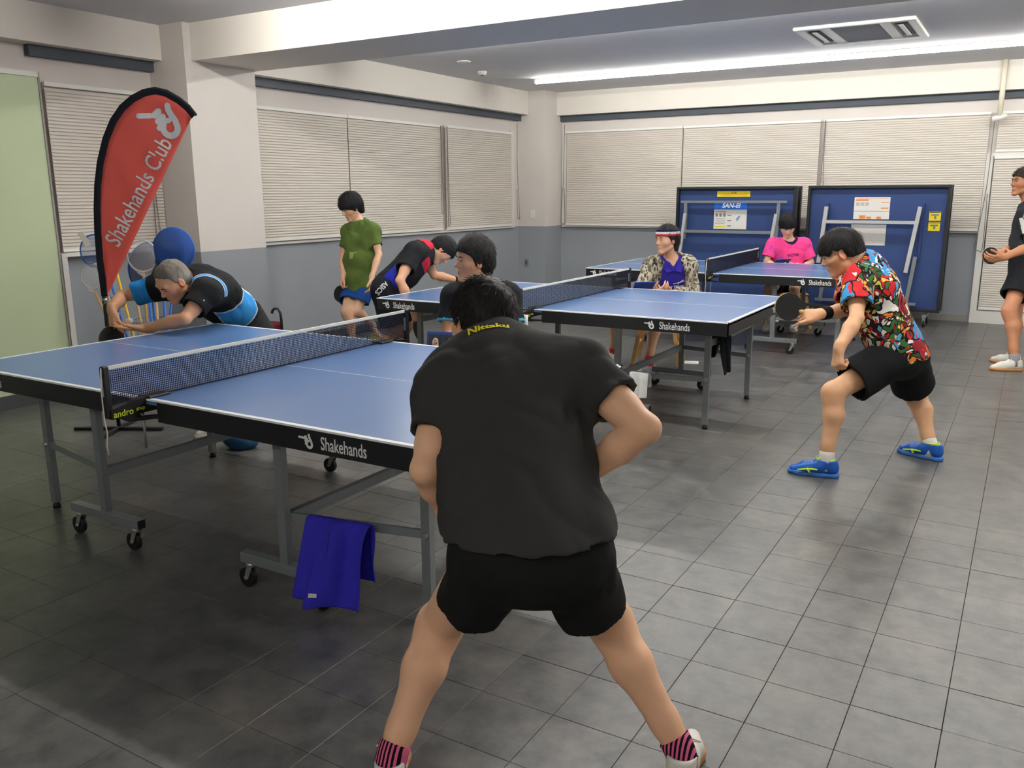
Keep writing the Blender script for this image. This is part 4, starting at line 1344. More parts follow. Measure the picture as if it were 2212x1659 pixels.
def ball(label, c):
    mb = MB(); n = 16
    vs = [(.02 * math.sin(math.pi * i / n) * math.cos(2 * math.pi * j / 20), .02 * math.sin(math.pi * i / n) * math.sin(2 * math.pi * j / 20), .02 * math.cos(math.pi * i / n)) for i in range(n + 1) for j in range(20)]
    fs = [(i * 20 + j, (i + 1) * 20 + j, (i + 1) * 20 + (j + 1) % 20, i * 20 + (j + 1) % 20) for i in range(n) for j in range(20)]
    o = mb.add(vs, fs, True).build('table_tennis_ball', M_BALL)
    o.location = c
    return tag(o, label, 'ball')
# ------------------------------------------------------------------ joints of the nine people, in metres
POSE = {
    'P1': dict(head=(-1.307, 2.015, 1.181), neck=(-1.222, 1.933, 1.133), shL=(-1.267, 1.782, 1.022), shR=(-0.969, 1.975, 1.077), elL=(-1.230, 1.633, 0.868), elR=(-0.771, 1.922, 0.968), wrL=(-1.257, 1.777, 0.701), wrR=(-0.967, 1.928, 0.797), hipL=(-1.022, 1.631, 0.699), hipR=(-0.873, 1.720, 0.698), knL=(-1.284, 1.748, 0.379), knR=(-0.886, 1.990, 0.388), anL=(-1.299, 1.532, 0.087), anR=(-0.648, 1.946, 0.087), shortL=(-1.130, 1.671, 0.506), shortR=(-0.865, 1.828, 0.499)),
    'P2': dict(head=(-4.273, 3.283, 1.047), neck=(-4.298, 3.461, 1.052), shL=(-4.094, 3.372, 0.977), shR=(-4.574, 3.397, 0.983), elL=(-4.085, 3.202, 0.852), elR=(-4.749, 3.280, 0.934), wrL=(-4.395, 3.176, 0.777), wrR=(-4.612, 3.110, 0.883), hipL=(-4.262, 3.835, 0.754), hipR=(-4.462, 3.884, 0.759)),
    'P3': dict(head=(-5.498, 6.253, 1.421), neck=(-5.445, 6.320, 1.279), shL=(-5.284, 6.323, 1.195), shR=(-5.574, 6.292, 1.192), elR=(-5.607, 6.233, 0.951), wrR=(-5.512, 6.128, 0.788), elL=(-5.198, 6.273, 0.987), wrL=(-5.165, 6.121, 0.786), hipL=(-5.347, 6.245, 0.672), hipR=(-5.515, 6.240, 0.673), knR=(-5.413, 6.032, 0.465), knL=(-5.373, 6.116, 0.466), anR=(-5.350, 6.053, 0.125), anL=(-5.407, 6.400, 0.303)),
    'P4': dict(head=(-4.362, 6.122, 1.053), neck=(-4.444, 6.006, 1.074), shR=(-4.392, 5.748, 1.063), shL=(-4.571, 6.107, 1.016), elR=(-4.363, 5.520, 0.851), wrR=(-4.302, 5.601, 0.611), elL=(-4.479, 6.152, 0.838), wrL=(-4.403, 6.384, 0.777), hipR=(-4.561, 5.546, 0.767), hipL=(-4.643, 5.733, 0.756)),
    'P5': dict(head=(-2.658, 4.021, 1.169), neck=(-2.622, 4.057, 1.044), shL=(-2.489, 4.118, 0.972), shR=(-2.730, 3.928, 0.978), elR=(-2.720, 3.844, 0.769), elL=(-2.400, 4.067, 0.750), wrR=(-2.593, 3.741, 0.681), wrL=(-2.389, 3.861, 0.667), hipL=(-2.569, 4.160, 0.490), hipR=(-2.709, 4.031, 0.499)),
    'P6': dict(head=(-2.694, 7.096, 1.138), neck=(-2.671, 7.185, 0.966), shL=(-2.553, 7.263, 0.901), shR=(-2.818, 7.106, 0.911), elR=(-2.850, 6.945, 0.730), elL=(-2.475, 7.209, 0.700), wrR=(-2.680, 6.778, 0.708), wrL=(-2.547, 6.881, 0.705), hipL=(-2.670, 7.394, 0.479), hipR=(-2.828, 7.299, 0.480), knL=(-2.691, 6.840, 0.512), knR=(-3.159, 7.107, 0.414), anL=(-2.689, 6.763, 0.116), anR=(-3.185, 7.128, 0.092)),
    'P7': dict(head=(-2.389, 10.079, 1.156), neck=(-2.393, 10.202, 0.995), shL=(-2.228, 10.287, 0.942), shR=(-2.537, 10.055, 0.946), elR=(-2.581, 10.004, 0.759), elL=(-2.150, 10.304, 0.737), wrR=(-2.426, 9.908, 0.677), wrL=(-2.215, 10.010, 0.673), hipL=(-2.302, 10.313, 0.479), hipR=(-2.465, 10.193, 0.482), knR=(-2.465, 9.739, 0.482), knL=(-2.218, 9.861, 0.473)),
    'P8': dict(head=(-0.897, 5.013, 1.201), neck=(-0.798, 5.133, 1.161), shL=(-0.785, 4.951, 1.072), shR=(-0.879, 5.301, 1.072), elL=(-0.744, 4.761, 0.889), wrL=(-0.794, 4.622, 0.744), elR=(-0.846, 5.105, 0.886), wrR=(-0.949, 4.874, 0.881), hipL=(-0.592, 5.097, 0.635), hipR=(-0.545, 5.312, 0.620), knL=(-0.845, 4.828, 0.460), knR=(-0.501, 5.530, 0.345), anL=(-0.839, 4.759, 0.090), anR=(-0.372, 5.391, 0.066)),
    'P9': dict(head=(-0.114, 9.050, 1.603), neck=(-0.034, 9.098, 1.418), shL=(-0.045, 8.902, 1.333), shR=(-0.027, 9.297, 1.340), elL=(0.006, 8.778, 1.060), wrL=(-0.190, 8.601, 0.969), elR=(-0.042, 9.225, 1.051), wrR=(-0.189, 8.901, 1.015), hipL=(-0.024, 8.853, 0.820), hipR=(-0.004, 9.078, 0.811), knL=(-0.100, 8.630, 0.505), knR=(-0.067, 8.905, 0.474), anL=(-0.013, 8.528, 0.093), anR=(-0.032, 8.825, 0.084)),
}
# ------------------------------------------------------------------ the nine people
def P(n, **kw):
    d = dict(POSE[n]); d.update(kw); return d
RR = V3((.858, .513, 0)); TC = V3((.514, -.857, 0)); UP = V3((0, 0, 1))
def dirv(r=0, t=0, u=0): return RR * r + TC * t + UP * u
C_ = lambda *c: np.array(rgb(*c)[:3])
def zones(V, base, *zs):
    c = np.repeat(C_(*base)[None], len(V), 0)
    for mask, colr in zs: c[mask] = C_(*colr)
    return c
M_SHW = mat('shoe_white', rgb(226, 224, 214), .45, .4); M_SOLEW = mat('sole_white', rgb(214, 210, 196), .6, .3); M_SOLEG = mat('sole_gum', rgb(186, 132, 80), .6, .3)
M_LACEW = mat('lace_white', rgb(226, 224, 216), .9, .1); M_LACEY = mat('lace_neon', rgb(206, 240, 40), .8, .2)
M_SHB = mat('shoe_blue', rgb(24, 92, 186), .35, .5, noise=.3, nscale=14); M_SOLEB = mat('sole_blue', rgb(60, 120, 200), .5, .4)
M_SHN = mat('shoe_neon', rgb(196, 216, 70), .5, .4); M_SHP = mat('shoe_pink', rgb(222, 176, 160), .5, .4, noise=.2, nscale=60); M_SHG = mat('shoe_grey', rgb(170, 172, 172), .5, .4)
M_YPRINT = mat('yellow_letter', rgb(236, 220, 30), .7, .2)
M_BLACKB = mat('black_band', rgb(20, 20, 22), .8, .2, bump=.2)

# --- nearest man, black shirt, seen from behind
p1 = Fig('person in a plain black shirt and black shorts, seen from behind, crouching nearest the camera', P('P1', face=(-3.0, 1.5, -.35), crown=(-.25, .2, 1), toeL=(-1.43, 1.72, 0), toeR=(-.70, 2.21, 0)), bulk=1.06, scale=1.0, skin=(236, 186, 150), h=.0058,
         hands=dict(L=dict(d=(.35, .55, -.35), n=(.5, -.1, .2)), R=dict(d=(-.6, .45, -.35), n=(-.2, -.5, .2), curl=(55, 60, 40))))
p1.body(eyes=True)
p1.hair((30, 27, 26), thick=.013, fringe=.05, side=-.018, back=-.088, strands=7500, slen=.024, spiky=.26, seed=4, width=.0009, tone=.3)
p1.shirt((56, 56, 55), off=.030, sl=.58, r0=.082, r1=.074, hem=.08, neck=.064, amp=.0085, seed=4, h=.006, dirs=[nrm((.6, .35, .75)), nrm((.5, .3, -.3)), nrm((-.4, -.2, .8))],
         loose=[ecap(p1.tp(0, -.01, -.10), p1.tp(0, 0, .30), .124, .110, p1.lath, 1.46)], hem_n=nrm(V3((.05, -.02, -1))))
p1.shorts((29, 30, 30), fr=1.0, r0=.106, r1=.086, top=.09, off=.012, amp=.006, k=.035, h=.006)
M_RIB = mat('sock_pink', rgb(226, 110, 150), .9, .1)
_nt = M_RIB.node_tree; _tc = _nt.nodes.new('ShaderNodeTexCoord'); _sp = _nt.nodes.new('ShaderNodeSeparateXYZ'); _nt.links.new(_tc.outputs['Object'], _sp.inputs[0])
_w = _nt.nodes.new('ShaderNodeTexWave'); _w.inputs['Scale'].default_value = 28; _w.bands_direction = 'X'; _nt.links.new(_tc.outputs['Object'], _w.inputs[0])
_cr = _nt.nodes.new('ShaderNodeValToRGB'); _cr.color_ramp.interpolation = 'CONSTANT'; _cr.color_ramp.elements[0].color = rgb(28, 20, 26); _cr.color_ramp.elements[1].position = .5; _cr.color_ramp.elements[1].color = rgb(222, 104, 146)
_nt.links.new(_w.outputs['Fac'], _cr.inputs[0]); _nt.links.new(_cr.outputs[0], _nt.nodes['Principled BSDF'].inputs['Base Color'])
p1.socks((28, 20, 26), top=.045, ribs=M_RIB)
for q in 'LR': p1.shoe(q, M_SHW, M_SOLEG, M_LACEW)
p1.decal_text('Nittaku', .036, 0.0, -.02, .87, -p1.fwd * .75 + p1.up * .65, M_YPRINT, xdir=p1.lat, ydir=p1.up * .75 + p1.fwd * .65, bold=.0012)

# --- grey-haired server
p2 = Fig('grey-haired person in a black and blue polo shirt bending low to serve', P('P2', face=(-.10, -.74, -.60), crown=(.06, -.6, .78), knL=(-4.05, 3.86, .47), knR=(-4.42, 3.74, .46), anL=(-4.02, 4.10, .09), anR=(-4.42, 3.70, .09), toeL=(-4.12, 3.90, 0), toeR=(-4.50, 3.5, 0)), bulk=.98, skin=(222, 166, 128),
         hands=dict(L=dict(d=dirv(-1, .15, .04), n=(0, 0, 1), curls=[(6, 8, 6), (10, 12, 8), (16, 18, 12), (24, 26, 18)], thumb=(40, 25, 15)), R=dict(d=dirv(.12, .35, -.9), n=dirv(.55, -.6, -.1), curls=[(25, 25, 15), (50, 60, 40), (60, 70, 45), (62, 72, 45)], thumb=(30, 30, 20))))
p2.body()
def _grey(L, c):
    w = np.clip((np.abs(L[:, 0]) - .045) / .03, 0, 1) * np.clip((.07 - L[:, 2]) / .05, 0, 1)
    return c * (1 - w[:, None] * .6) + C_(150, 148, 146) * w[:, None] * .6
p2.hair((112, 104, 94), thick=.006, fringe=.093, side=.0, back=-.07, strands=1500, slen=.016, spiky=.3, seed=7, tone=.35, bald=_grey)
def c2(V, T):
    l, f, u = T[:, 0], T[:, 1], T[:, 2]
    panel = (l < -.085) & (u > .22) & (u < .66 + l * .6) & (f > -.09)
    edge = (l < -.078) & (u > .20) & (u < .685 + l * .6) & (f > -.105) & ~panel
    dR = np.linalg.norm(V - p2.J['shR'], axis=1); outR = (V - p2.J['shR']) @ nrm(p2.J['elR'] - p2.J['shR']) > .03
    dL = np.linalg.norm(V - p2.J['shL'], axis=1); arc = ((V - p2.J['shL']) @ UP > -.03) & ((V - p2.J['shL']) @ p2.up < .06) & (l < .0)
    stripe = (np.abs(dL - .128) < .013) & arc; strw = (np.abs(dL - .128) < .019) & arc & ~stripe
    return zones(V, (30, 31, 33), (edge | strw, (214, 216, 218)), (panel | stripe, (58, 146, 214)), (outR & (dR < .3), (40, 130, 200)))
p2.shirt(c2, off=.026, sl=.64, r0=.078, r1=.084, hem=-.02, neck=.066, amp=.006, seed=6, h=.0048)
p2.shorts((34, 34, 36), fr=.75, r0=.105, r1=.115, top=.10)
# white collar edging and chest marks
_nd = nrm(p2.hp(0, -.01, -.05) - p2.J['neck']); _cp = []
for a in np.linspace(-1.0, 2.0, 22):
    dr = -p2.lat * math.cos(a) + p2.fwd * math.sin(a); q0 = p2.J['neck'] + _nd * .012 + dr * .3
    h_ = p2.bvh_shirt.ray_cast(Vector(q0), Vector(-dr))
    if h_[0] is not None and (V3(h_[0]) - q0) @ -dr > .19: _cp.append(tuple(V3(h_[0]) + dr * .002))
if len(_cp) > 3: p2.child(MB().tube(_cp, .0045, 6), 'collar_edge', M_LACEW)
_me = text_mesh('9', .05, 0, .001, 1.0); _me.transform(frame_mat(p2.J['shL'] * .5 + p2.J['elL'] * .5 + TC * .3, RR, UP)); drape(_me, p2.bvh_shirt, tuple(-TC), .003)
_me.transform(Matrix.Translation(-Vector(p2.org))); _me.materials.clear(); _me.materials.append(M_WPRINT); link('emblem', _me, p2.root)
p2.socks((225, 222, 214)); p2.shoe('R', M_SHW, M_SOLEW, M_LACEW); p2.shoe('L', M_SHP, M_SOLEW, M_LACEW)

# --- young man in green
p3 = Fig('person in an olive green shirt and blue shorts walking along the left wall', P('P3', face=(-.28, -.80, -.45), crown=(-.05, -.35, .9), toeR=(-5.40, 5.86, 0), toeL=(-5.25, 6.36, .12)), bulk=.88, scale=.93, skin=(226, 180, 148),
         hands=dict(R=dict(d=dirv(-.35, .25, -.9), n=dirv(.7, -.3, 0), curl=(55, 60, 40)), L=dict(d=dirv(.0, .3, -.95), n=dirv(-1, 0, 0), curl=(25, 30, 20))))
p3.body()
p3.hair((24, 24, 27), thick=.024, fringe=.018, side=-.035, back=-.10, strands=1500, slen=.035, spiky=.4, seed=9)
def c3(V, T):
    n = vnoise(V * 11, 5); b = zones(V, (92, 112, 54)); dk = zones(V, (72, 92, 44))
    lg = (np.abs(T[:, 0] - .02) < .07) & (np.abs(T[:, 2] - .48) < .05) & (T[:, 1] > 0) & (vnoise(V * 26, 8) > .12)
    w = np.clip(n * .8 + .4, 0, 1)[:, None]; b = b * (1 - w) + dk * w
    b[lg] = C_(150, 156, 92); return b
p3.shirt(c3, off=.024, sl=.66, r0=.074, r1=.080, hem=-.10, neck=.062, amp=.007, loose=[ecap(p3.tp(0, 0, -.1), p3.tp(0, 0, .4), .098, .104, p3.lat, 1.36)])
p3.shorts((26, 70, 138), fr=.62, r0=.105, r1=.120, top=.1)
p3.socks((210, 206, 190)); p3.shoe('R', M_SHN, M_SOLEW, M_LACEW); p3.shoe('L', M_SHN, M_SOLEW, M_LACEW, heel_up=.14)

# --- bent player at the middle table
p4 = Fig('person in a black and royal blue shirt bent over the middle table', P('P4', face=(.40, .16, -.86), crown=(.60, .62, .42), knR=(-4.50, 5.62, .42), knL=(-4.62, 5.92, .42), anR=(-4.66, 5.45, .09), anL=(-4.72, 5.84, .09), toeR=(-4.50, 5.58, 0), toeL=(-4.55, 5.98, 0)), bulk=.98, skin=(226, 172, 136),
         hands=dict(L=dict(d=(.42, .8, -.15), n=(0, 0, -1), curl=(12, 15, 10), thumb=(45, 10, 15)), R=dict(d=(.25, .2, -.9), n=(-.5, .8, 0), curl=(60, 65, 45))))
p4.body()
p4.hair((26, 25, 26), thick=.018, fringe=.038, side=-.03, back=-.09, strands=1200, slen=.022, spiky=.35, seed=12)
def c4(V, T):
    l, f, u = T[:, 0], T[:, 1], T[:, 2]
    side = (l > .06) & (f > -.065) & (f < .085) & (u < .55) & (u < .60 - (f + .0) * 1.2)
    col_ = (u > .93) & (f < .05)
    patch = (l > .03) & (f > .085) & (u > .62) & (u < .80)
    arm = np.zeros(len(V), bool)
    for q in 'LR':
        sh, el = p4.J['sh' + q], p4.J['el' + q]; t = np.clip((V - sh) @ (el - sh) / ((el - sh) @ (el - sh)), 0, 1); arm |= (np.linalg.norm(V - sh - t[:, None] * (el - sh), axis=1) < .094) & (t > .05)
    return zones(V, (34, 35, 38), (side & ~arm, (32, 44, 156)), (col_, (206, 44, 62)), (patch & ~arm, (196, 40, 62)))
p4.shirt(c4, off=.024, sl=.62, r0=.082, r1=.088, hem=-.10, amp=.006, seed=13)
p4.shorts((28, 30, 38), fr=.85, r0=.112, r1=.125, top=.06)
p4.decal_text('ASICS', .06, .18, .0, -.16, p4.lat, M_WPRINT, bvh=p4.bvh_shorts, xdir=-p4.up, ydir=p4.fwd, squeeze=.8)
p4.socks((222, 220, 214)); [p4.shoe(q, M_SHW, M_SOLEW, M_LACEW) for q in 'LR']
w_ = p4.J['wrL']; dW = nrm(p4.J['wrL'] - p4.J['elL'])
p4.child(MB().tube([tuple(w_ - dW * .03), tuple(w_ - dW * .005)], .0325, 20), 'wristband', M_BLACKB)

# --- seated scorer between the tables, only head and sleeves seen
p5 = Fig('person with short black hair sitting in profile between the nearest and the middle table', P('P5', face=(-.60, -.80, .02), crown=(.06, .04, 1), knR=(-2.58, 3.72, .50), knL=(-2.36, 3.78, .50), anR=(-2.58, 3.80, .09), anL=(-2.36, 3.86, .09), toeR=(-2.60, 3.62, 0), toeL=(-2.36, 3.68, 0)), bulk=.96, skin=(222, 170, 136),
         hands=dict(L=dict(n=(-.6, 0, .5), d=(-.7, -.4, -.1), curl=(40, 45, 30)), R=dict(n=(.5, 0, .5), d=(-.6, -.5, .1), curl=(40, 45, 30))))
p5.body()
p5.hair((30, 28, 28), thick=.020, fringe=.055, side=-.025, back=-.075, top=.012, strands=2400, slen=.022, spiky=.4, seed=15, curl=.25)
def c5(V, T):
    c = zones(V, (30, 31, 34))
    for q in 'LR':
        sh, el = p5.J['sh' + q], p5.J['el' + q]; d = nrm(el - sh); t = (V - sh) @ d / np.linalg.norm(el - sh)
        side = (V - p5.tp(0, 0, .6)) @ p5.lat * (1 if q == 'R' else -1) > .10
        c[(t > .62) & (t < .80) & side] = C_(84, 178, 214)
    return c
p5.shirt(c5, off=.016, sl=.70, r0=.070, r1=.074, hem=-.02, amp=.005)
p5.shorts((30, 30, 34), fr=.75, r0=.10, r1=.11, top=.1)
p5.socks((220, 218, 210)); [p5.shoe(q, M_SHW, M_SOLEW, M_LACEW) for q in 'LR']

# --- umpire with headband
p6 = Fig('person with a red and white headband and a camouflage jacket sitting behind the middle table', P('P6', face=(-.50, -.86, -.06), crown=(-.02, -.02, 1), toeL=(-2.86, 6.62, 0), toeR=(-3.28, 6.95, 0)), bulk=.98, skin=(222, 172, 140), head_scale=1.0,
         hands=dict(R=dict(d=dirv(.5, .4, .2), n=dirv(0, -.6, .6), curl=(30, 35, 20), thumb=(50, 20, 15)), L=dict(d=dirv(-.8, .3, .1), n=dirv(0, -.7, .6), curl=(30, 35, 20))))
p6.body()
p6.hair((32, 29, 29), thick=.016, fringe=.06, side=-.02, back=-.10, strands=1800, slen=.034, spiky=.5, seed=18, curl=.4)
p6.shirt((46, 40, 140), off=.012, sl=.22, r0=.060, r1=.060, hem=.0, neck=.056, amp=.005, neckdrop=.085, name='polo_shirt')
p6.bvh_polo = p6.bvh_shirt
# collar wings
for q in (-1, 1):
    a = p6.J['neck']; mb = MB()
    pts = [a + p6.lat * q * .068 + p6.up * .035 - p6.fwd * .01, a + p6.lat * q * .066 + p6.fwd * .05 + p6.up * .02, a + p6.lat * q * .012 + p6.fwd * .118 - p6.up * .055, a + p6.lat * q * .062 + p6.fwd * .122 - p6.up * .075, a + p6.lat * q * .102 + p6.fwd * .045 - p6.up * .022]
    mb.poly([tuple(v) for v in pts], tuple(p6.fwd * .006 + p6.up * .004)); p6.child(mb, 'collar', mat('polo_blue', rgb(50, 44, 146), .85, .15) if q < 0 else bpy.data.materials['polo_blue'])
p6.decal_text('TIBHAR', .030, -.055, .12, .60, p6.fwd, M_WPRINT, xdir=-p6.lat, ydir=p6.up, squeeze=.9)
p6.decal_text('COMFORT', .028, .055, .12, .58, p6.fwd, M_WPRINT, xdir=-p6.lat + p6.up * .12, ydir=p6.up, squeeze=.8)
sw = MB()
def _sw(pts, w):
    for a, b in zip(pts, pts[1:]): sw.add([(a[0], a[1] - w, 0), (b[0], b[1] - w * .6, 0), (b[0], b[1] + w * .6, 0), (a[0], a[1] + w, 0)], [(0, 1, 2, 3)])
_sw([(-.05, -.006), (-.02, .0), (.01, .006), (.05, .012)], .004); _sw([(-.012, -.012), (.004, .004), (.022, .018), (.04, .024)], .004)
p6.decal_text('', 0, -.055, .12, .67, p6.fwd, M_WPRINT, xdir=-p6.lat, ydir=p6.up, mesh=sw.mesh('emblem'), name='emblem')
def camo(V, T=None):
    n = vnoise(V * np.array([46, 46, 30]), 21) + .55 * vnoise(V * np.array([80, 80, 50]), 22); n2 = vnoise(V * np.array([36, 36, 24]) + 9, 23) + .5 * vnoise(V * 50, 24)
    c = zones(V, (176, 168, 150)); c[n2 > .22] = C_(120, 114, 96); c[n < -.34] = C_(84, 80, 70); c[n > .46] = C_(50, 48, 46); return c
def _open(f):
    f.put(ecap(p6.tp(0, .10, -.3), p6.tp(0, .12, .98), .085, .070, p6.lat, 1.45), .01, op='s')
    f.put(ecap(p6.tp(0, .20, -.3), p6.tp(0, .20, 1.1), .12, .10, p6.lat, 1.2), .01, op='s')
p6.shirt(camo, off=.034, sl=1.85, r0=.084, r1=.058, hem=-.02, neck=.085, amp=.011, seed=25, name='jacket', extra=_open, neck_up=.0)
p6.bvh_jacket = p6.bvh_shirt
p6.shorts((34, 34, 60), fr=.72, r0=.10, r1=.115, top=.08)
# headband
def ring(fig, z0, z1, r, n=48, tilt=0.0):
    rows = []
    for z, e in ((z0, 0), ((z0 + z1) / 2, .0018), (z1, 0)):
        rows.append([tuple(fig.hp((r[0] + e) * math.sin(a), -.016 + (r[1] + e) * math.cos(a), z + tilt * math.cos(a))) for a in np.linspace(0, 2 * math.pi, n)])
    return MB().sheet(rows)
p6.child(ring(p6, .034, .050, (.0915, .1135), tilt=.006), 'headband', mat('band_red', rgb(196, 44, 52), .9, .1))
p6.child(ring(p6, .050, .070, (.0905, .112), tilt=.006), 'headband_stripe', mat('band_white', rgb(228, 226, 226), .9, .1))
p6.child(ring(p6, .070, .084, (.088, .108), tilt=.006), 'headband_stripe', mat('band_navy', rgb(30, 34, 70), .9, .1))
p6.socks((206, 50, 54), top=.06); p6.shoe('L', M_SHG, M_SOLEB, M_LACEW); p6.shoe('R', M_SHW, M_SOLEB, M_LACEW)

# --- boy in pink
p7 = Fig('young person in a bright pink shirt sitting with head bowed behind the farthest table', P('P7', face=(.30, -.72, -.55), crown=(.12, -.5, .85), anR=(-2.46, 9.78, .09), anL=(-2.20, 9.90, .09), toeR=(-2.45, 9.56, 0), toeL=(-2.16, 9.68, 0)), bulk=.93, skin=(230, 182, 152),
         hands=dict(R=dict(d=dirv(.6, .4, .1), n=dirv(0, -.5, .6), curl=(30, 35, 20)), L=dict(d=dirv(-.6, .4, .1), n=dirv(0, -.5, .6), curl=(30, 35, 20))))
p7.body()
p7.hair((24, 24, 25), thick=.024, fringe=.024, side=-.03, back=-.08, strands=1000, slen=.035, spiky=.5, seed=31)
def c7(V, T):
    c = zones(V, (248, 74, 148)); r = np.linalg.norm(V - (p7.J['neck'] + p7.fwd * .012), axis=1)
    c[(r < .098) & (T[:, 2] > .86)] = C_(44, 28, 70)
    c[(np.abs(T[:, 0]) > .10) & (vnoise(V * 30, 33) > .58) & (T[:, 1] > -.02)] = C_(176, 76, 190)
    return c
p7.shirt(c7, off=.022, sl=.78, r0=.076, r1=.088, hem=-.02, neck=.068, amp=.006, seed=34)
p7.decal_text('VICTAS', .040, 0, .14, .69, p7.fwd, mat('dark_print', rgb(70, 24, 60), .8), xdir=-p7.lat, ydir=p7.up, squeeze=1.05)
p7.shorts((40, 40, 70), fr=.55, r0=.10, r1=.11, top=.08)
p7.socks((220, 218, 214)); [p7.shoe(q, M_SHW, M_SOLEW, M_LACEW) for q in 'LR']

# --- player in the bright printed shirt
p8 = Fig('person in a bright many-coloured printed shirt crouching with a racket beside the middle table', P('P8', face=(-.92, -.22, -.40), crown=(-.42, -.10, .90), toeL=(-1.06, 4.72, 0), toeR=(-.55, 5.45, 0)), bulk=1.0, skin=(230, 178, 138),
         hands=dict(L=dict(d=dirv(-.1, .15, -1), n=dirv(.75, -.3, 0), curl=(72, 80, 55), thumb=(38, 60, 40)), R=dict(d=dirv(-.95, .25, -.05), n=dirv(.05, -.7, -.45), curls=[(20, 30, 20), (62, 72, 45), (66, 74, 45), (68, 74, 45)], thumb=(22, 50, 20))))
p8.body()
p8.hair((28, 27, 27), thick=.022, fringe=.022, side=.022, back=-.035, strands=2600, slen=.036, spiky=.3, seed=41)
M_PRINT = bpy.data.materials.new('printed_cloth'); M_PRINT.use_nodes = True
def _print():
    nt = M_PRINT.node_tree; b = nt.nodes['Principled BSDF']; b.inputs['Roughness'].default_value = .8; b.inputs['Specular IOR Level'].default_value = .2
    tc = nt.nodes.new('ShaderNodeTexCoord')
    nz = nt.nodes.new('ShaderNodeTexNoise'); nz.inputs['Scale'].default_value = 7; nz.inputs['Detail'].default_value = 2
    nt.links.new(tc.outputs['Object'], nz.inputs['Vector'])
    sc = nt.nodes.new('ShaderNodeVectorMath'); sc.operation = 'MULTIPLY_ADD'; sc.inputs[1].default_value = (.22, .22, .22)
    nt.links.new(nz.outputs['Color'], sc.inputs[0]); nt.links.new(tc.outputs['Object'], sc.inputs[2])
    def layer(scale, cols, seedoff):
        ad = nt.nodes.new('ShaderNodeVectorMath'); ad.operation = 'ADD'; ad.inputs[1].default_value = (seedoff, seedoff * .7, seedoff * 1.3)
        nt.links.new(sc.outputs[0], ad.inputs[0])
        v = nt.nodes.new('ShaderNodeTexVoronoi'); v.inputs['Scale'].default_value = scale; v.inputs['Randomness'].default_value = 1
        nt.links.new(ad.outputs[0], v.inputs['Vector'])
        sp = nt.nodes.new('ShaderNodeSeparateColor'); nt.links.new(v.outputs['Color'], sp.inputs[0])
        cr = nt.nodes.new('ShaderNodeValToRGB'); cr.color_ramp.interpolation = 'CONSTANT'
        el = cr.color_ramp.elements
        while len(el) < len(cols): el.new(0.5)
        for i, c in enumerate(cols): el[i].position = i / len(cols); el[i].color = rgb(*c)
        nt.links.new(sp.outputs[0], cr.inputs[0])
        ve = nt.nodes.new('ShaderNodeTexVoronoi'); ve.feature = 'DISTANCE_TO_EDGE'; ve.inputs['Scale'].default_value = scale; ve.inputs['Randomness'].default_value = 1
        nt.links.new(ad.outputs[0], ve.inputs['Vector'])
        return cr.outputs[0], ve.outputs['Distance'], sp.outputs[1]
    def mix(f, a, c):
        m = nt.nodes.new('ShaderNodeMix'); m.data_type = 'RGBA'; nt.links.new(f, m.inputs[0]); nt.links.new(a, m.inputs[6])
        if isinstance(c, tuple): m.inputs[7].default_value = c
        else: nt.links.new(c, m.inputs[7])
        return m.outputs[2]
    def lt(s, v):
        m = nt.nodes.new('ShaderNodeMath'); m.operation = 'LESS_THAN'; m.inputs[1].default_value = v; nt.links.new(s, m.inputs[0]); return m.outputs[0]
    big, be, br = layer(10.5, [(176, 30, 40), (64, 150, 210), (226, 222, 214), (196, 44, 50), (70, 130, 60), (214, 96, 44), (150, 40, 50), (226, 120, 140), (40, 70, 130), (120, 150, 60)], 0)
    sm, se, sr = layer(27, [(226, 214, 200), (200, 40, 44), (54, 90, 50), (222, 130, 60), (40, 34, 32), (90, 160, 200), (216, 196, 90), (120, 30, 40), (240, 236, 228), (60, 110, 60)], 4.2)
    bigc = mix(lt(be, .055), big, rgb(26, 22, 22)); smc = mix(lt(se, .08), sm, rgb(24, 20, 20))
    c = mix(lt(br, .58), bigc, smc)
    tiny, te, tr_ = layer(46, [(240, 238, 230), (210, 50, 50), (60, 60, 60), (240, 200, 90)], 9.1)
    c = mix(lt(tr_, .14), c, tiny)
    nt.links.new(c, b.inputs['Base Color'])
_print()
p8.shirt((120, 120, 120), off=.022, sl=.72, r0=.082, r1=.090, hem=-.07, hem_n=nrm(V3((.30, 0, -1))), neck=.068, amp=.006, seed=44, m=M_PRINT, loose=[ecap(p8.tp(0, .0, -.16), p8.tp(0, .02, .45), .136, .128, p8.lat, 1.38)])
p8.child(MB().tube([tuple(p8.J['neck'] + nrm(p8.hp(0, -.01, -.05) - p8.J['neck']) * .032 + (p8.lat * math.cos(a) * .071 + p8.fwd * (math.sin(a) * .071 + .012))) for a in np.linspace(0, 2 * math.pi, 26)], .008, 6), 'collar', mat('collar_red', rgb(140, 34, 44), .85, .15))
p8.shorts((26, 27, 28), fr={'L': .70, 'R': .80}, r0=.120, r1=.128, top=.0, off=.012, amp=.005, k=.06)
w_ = p8.J['wrR']; dW = nrm(p8.J['wrR'] - p8.J['elR'])
p8.child(MB().tube([tuple(w_ - dW * .075), tuple(w_ - dW * .07), tuple(w_ - dW * .01), tuple(w_ - dW * .005)], [.033, .037, .036, .032], 24), 'wristband', M_BLACKB)
p8.socks((228, 226, 220), top=.05)
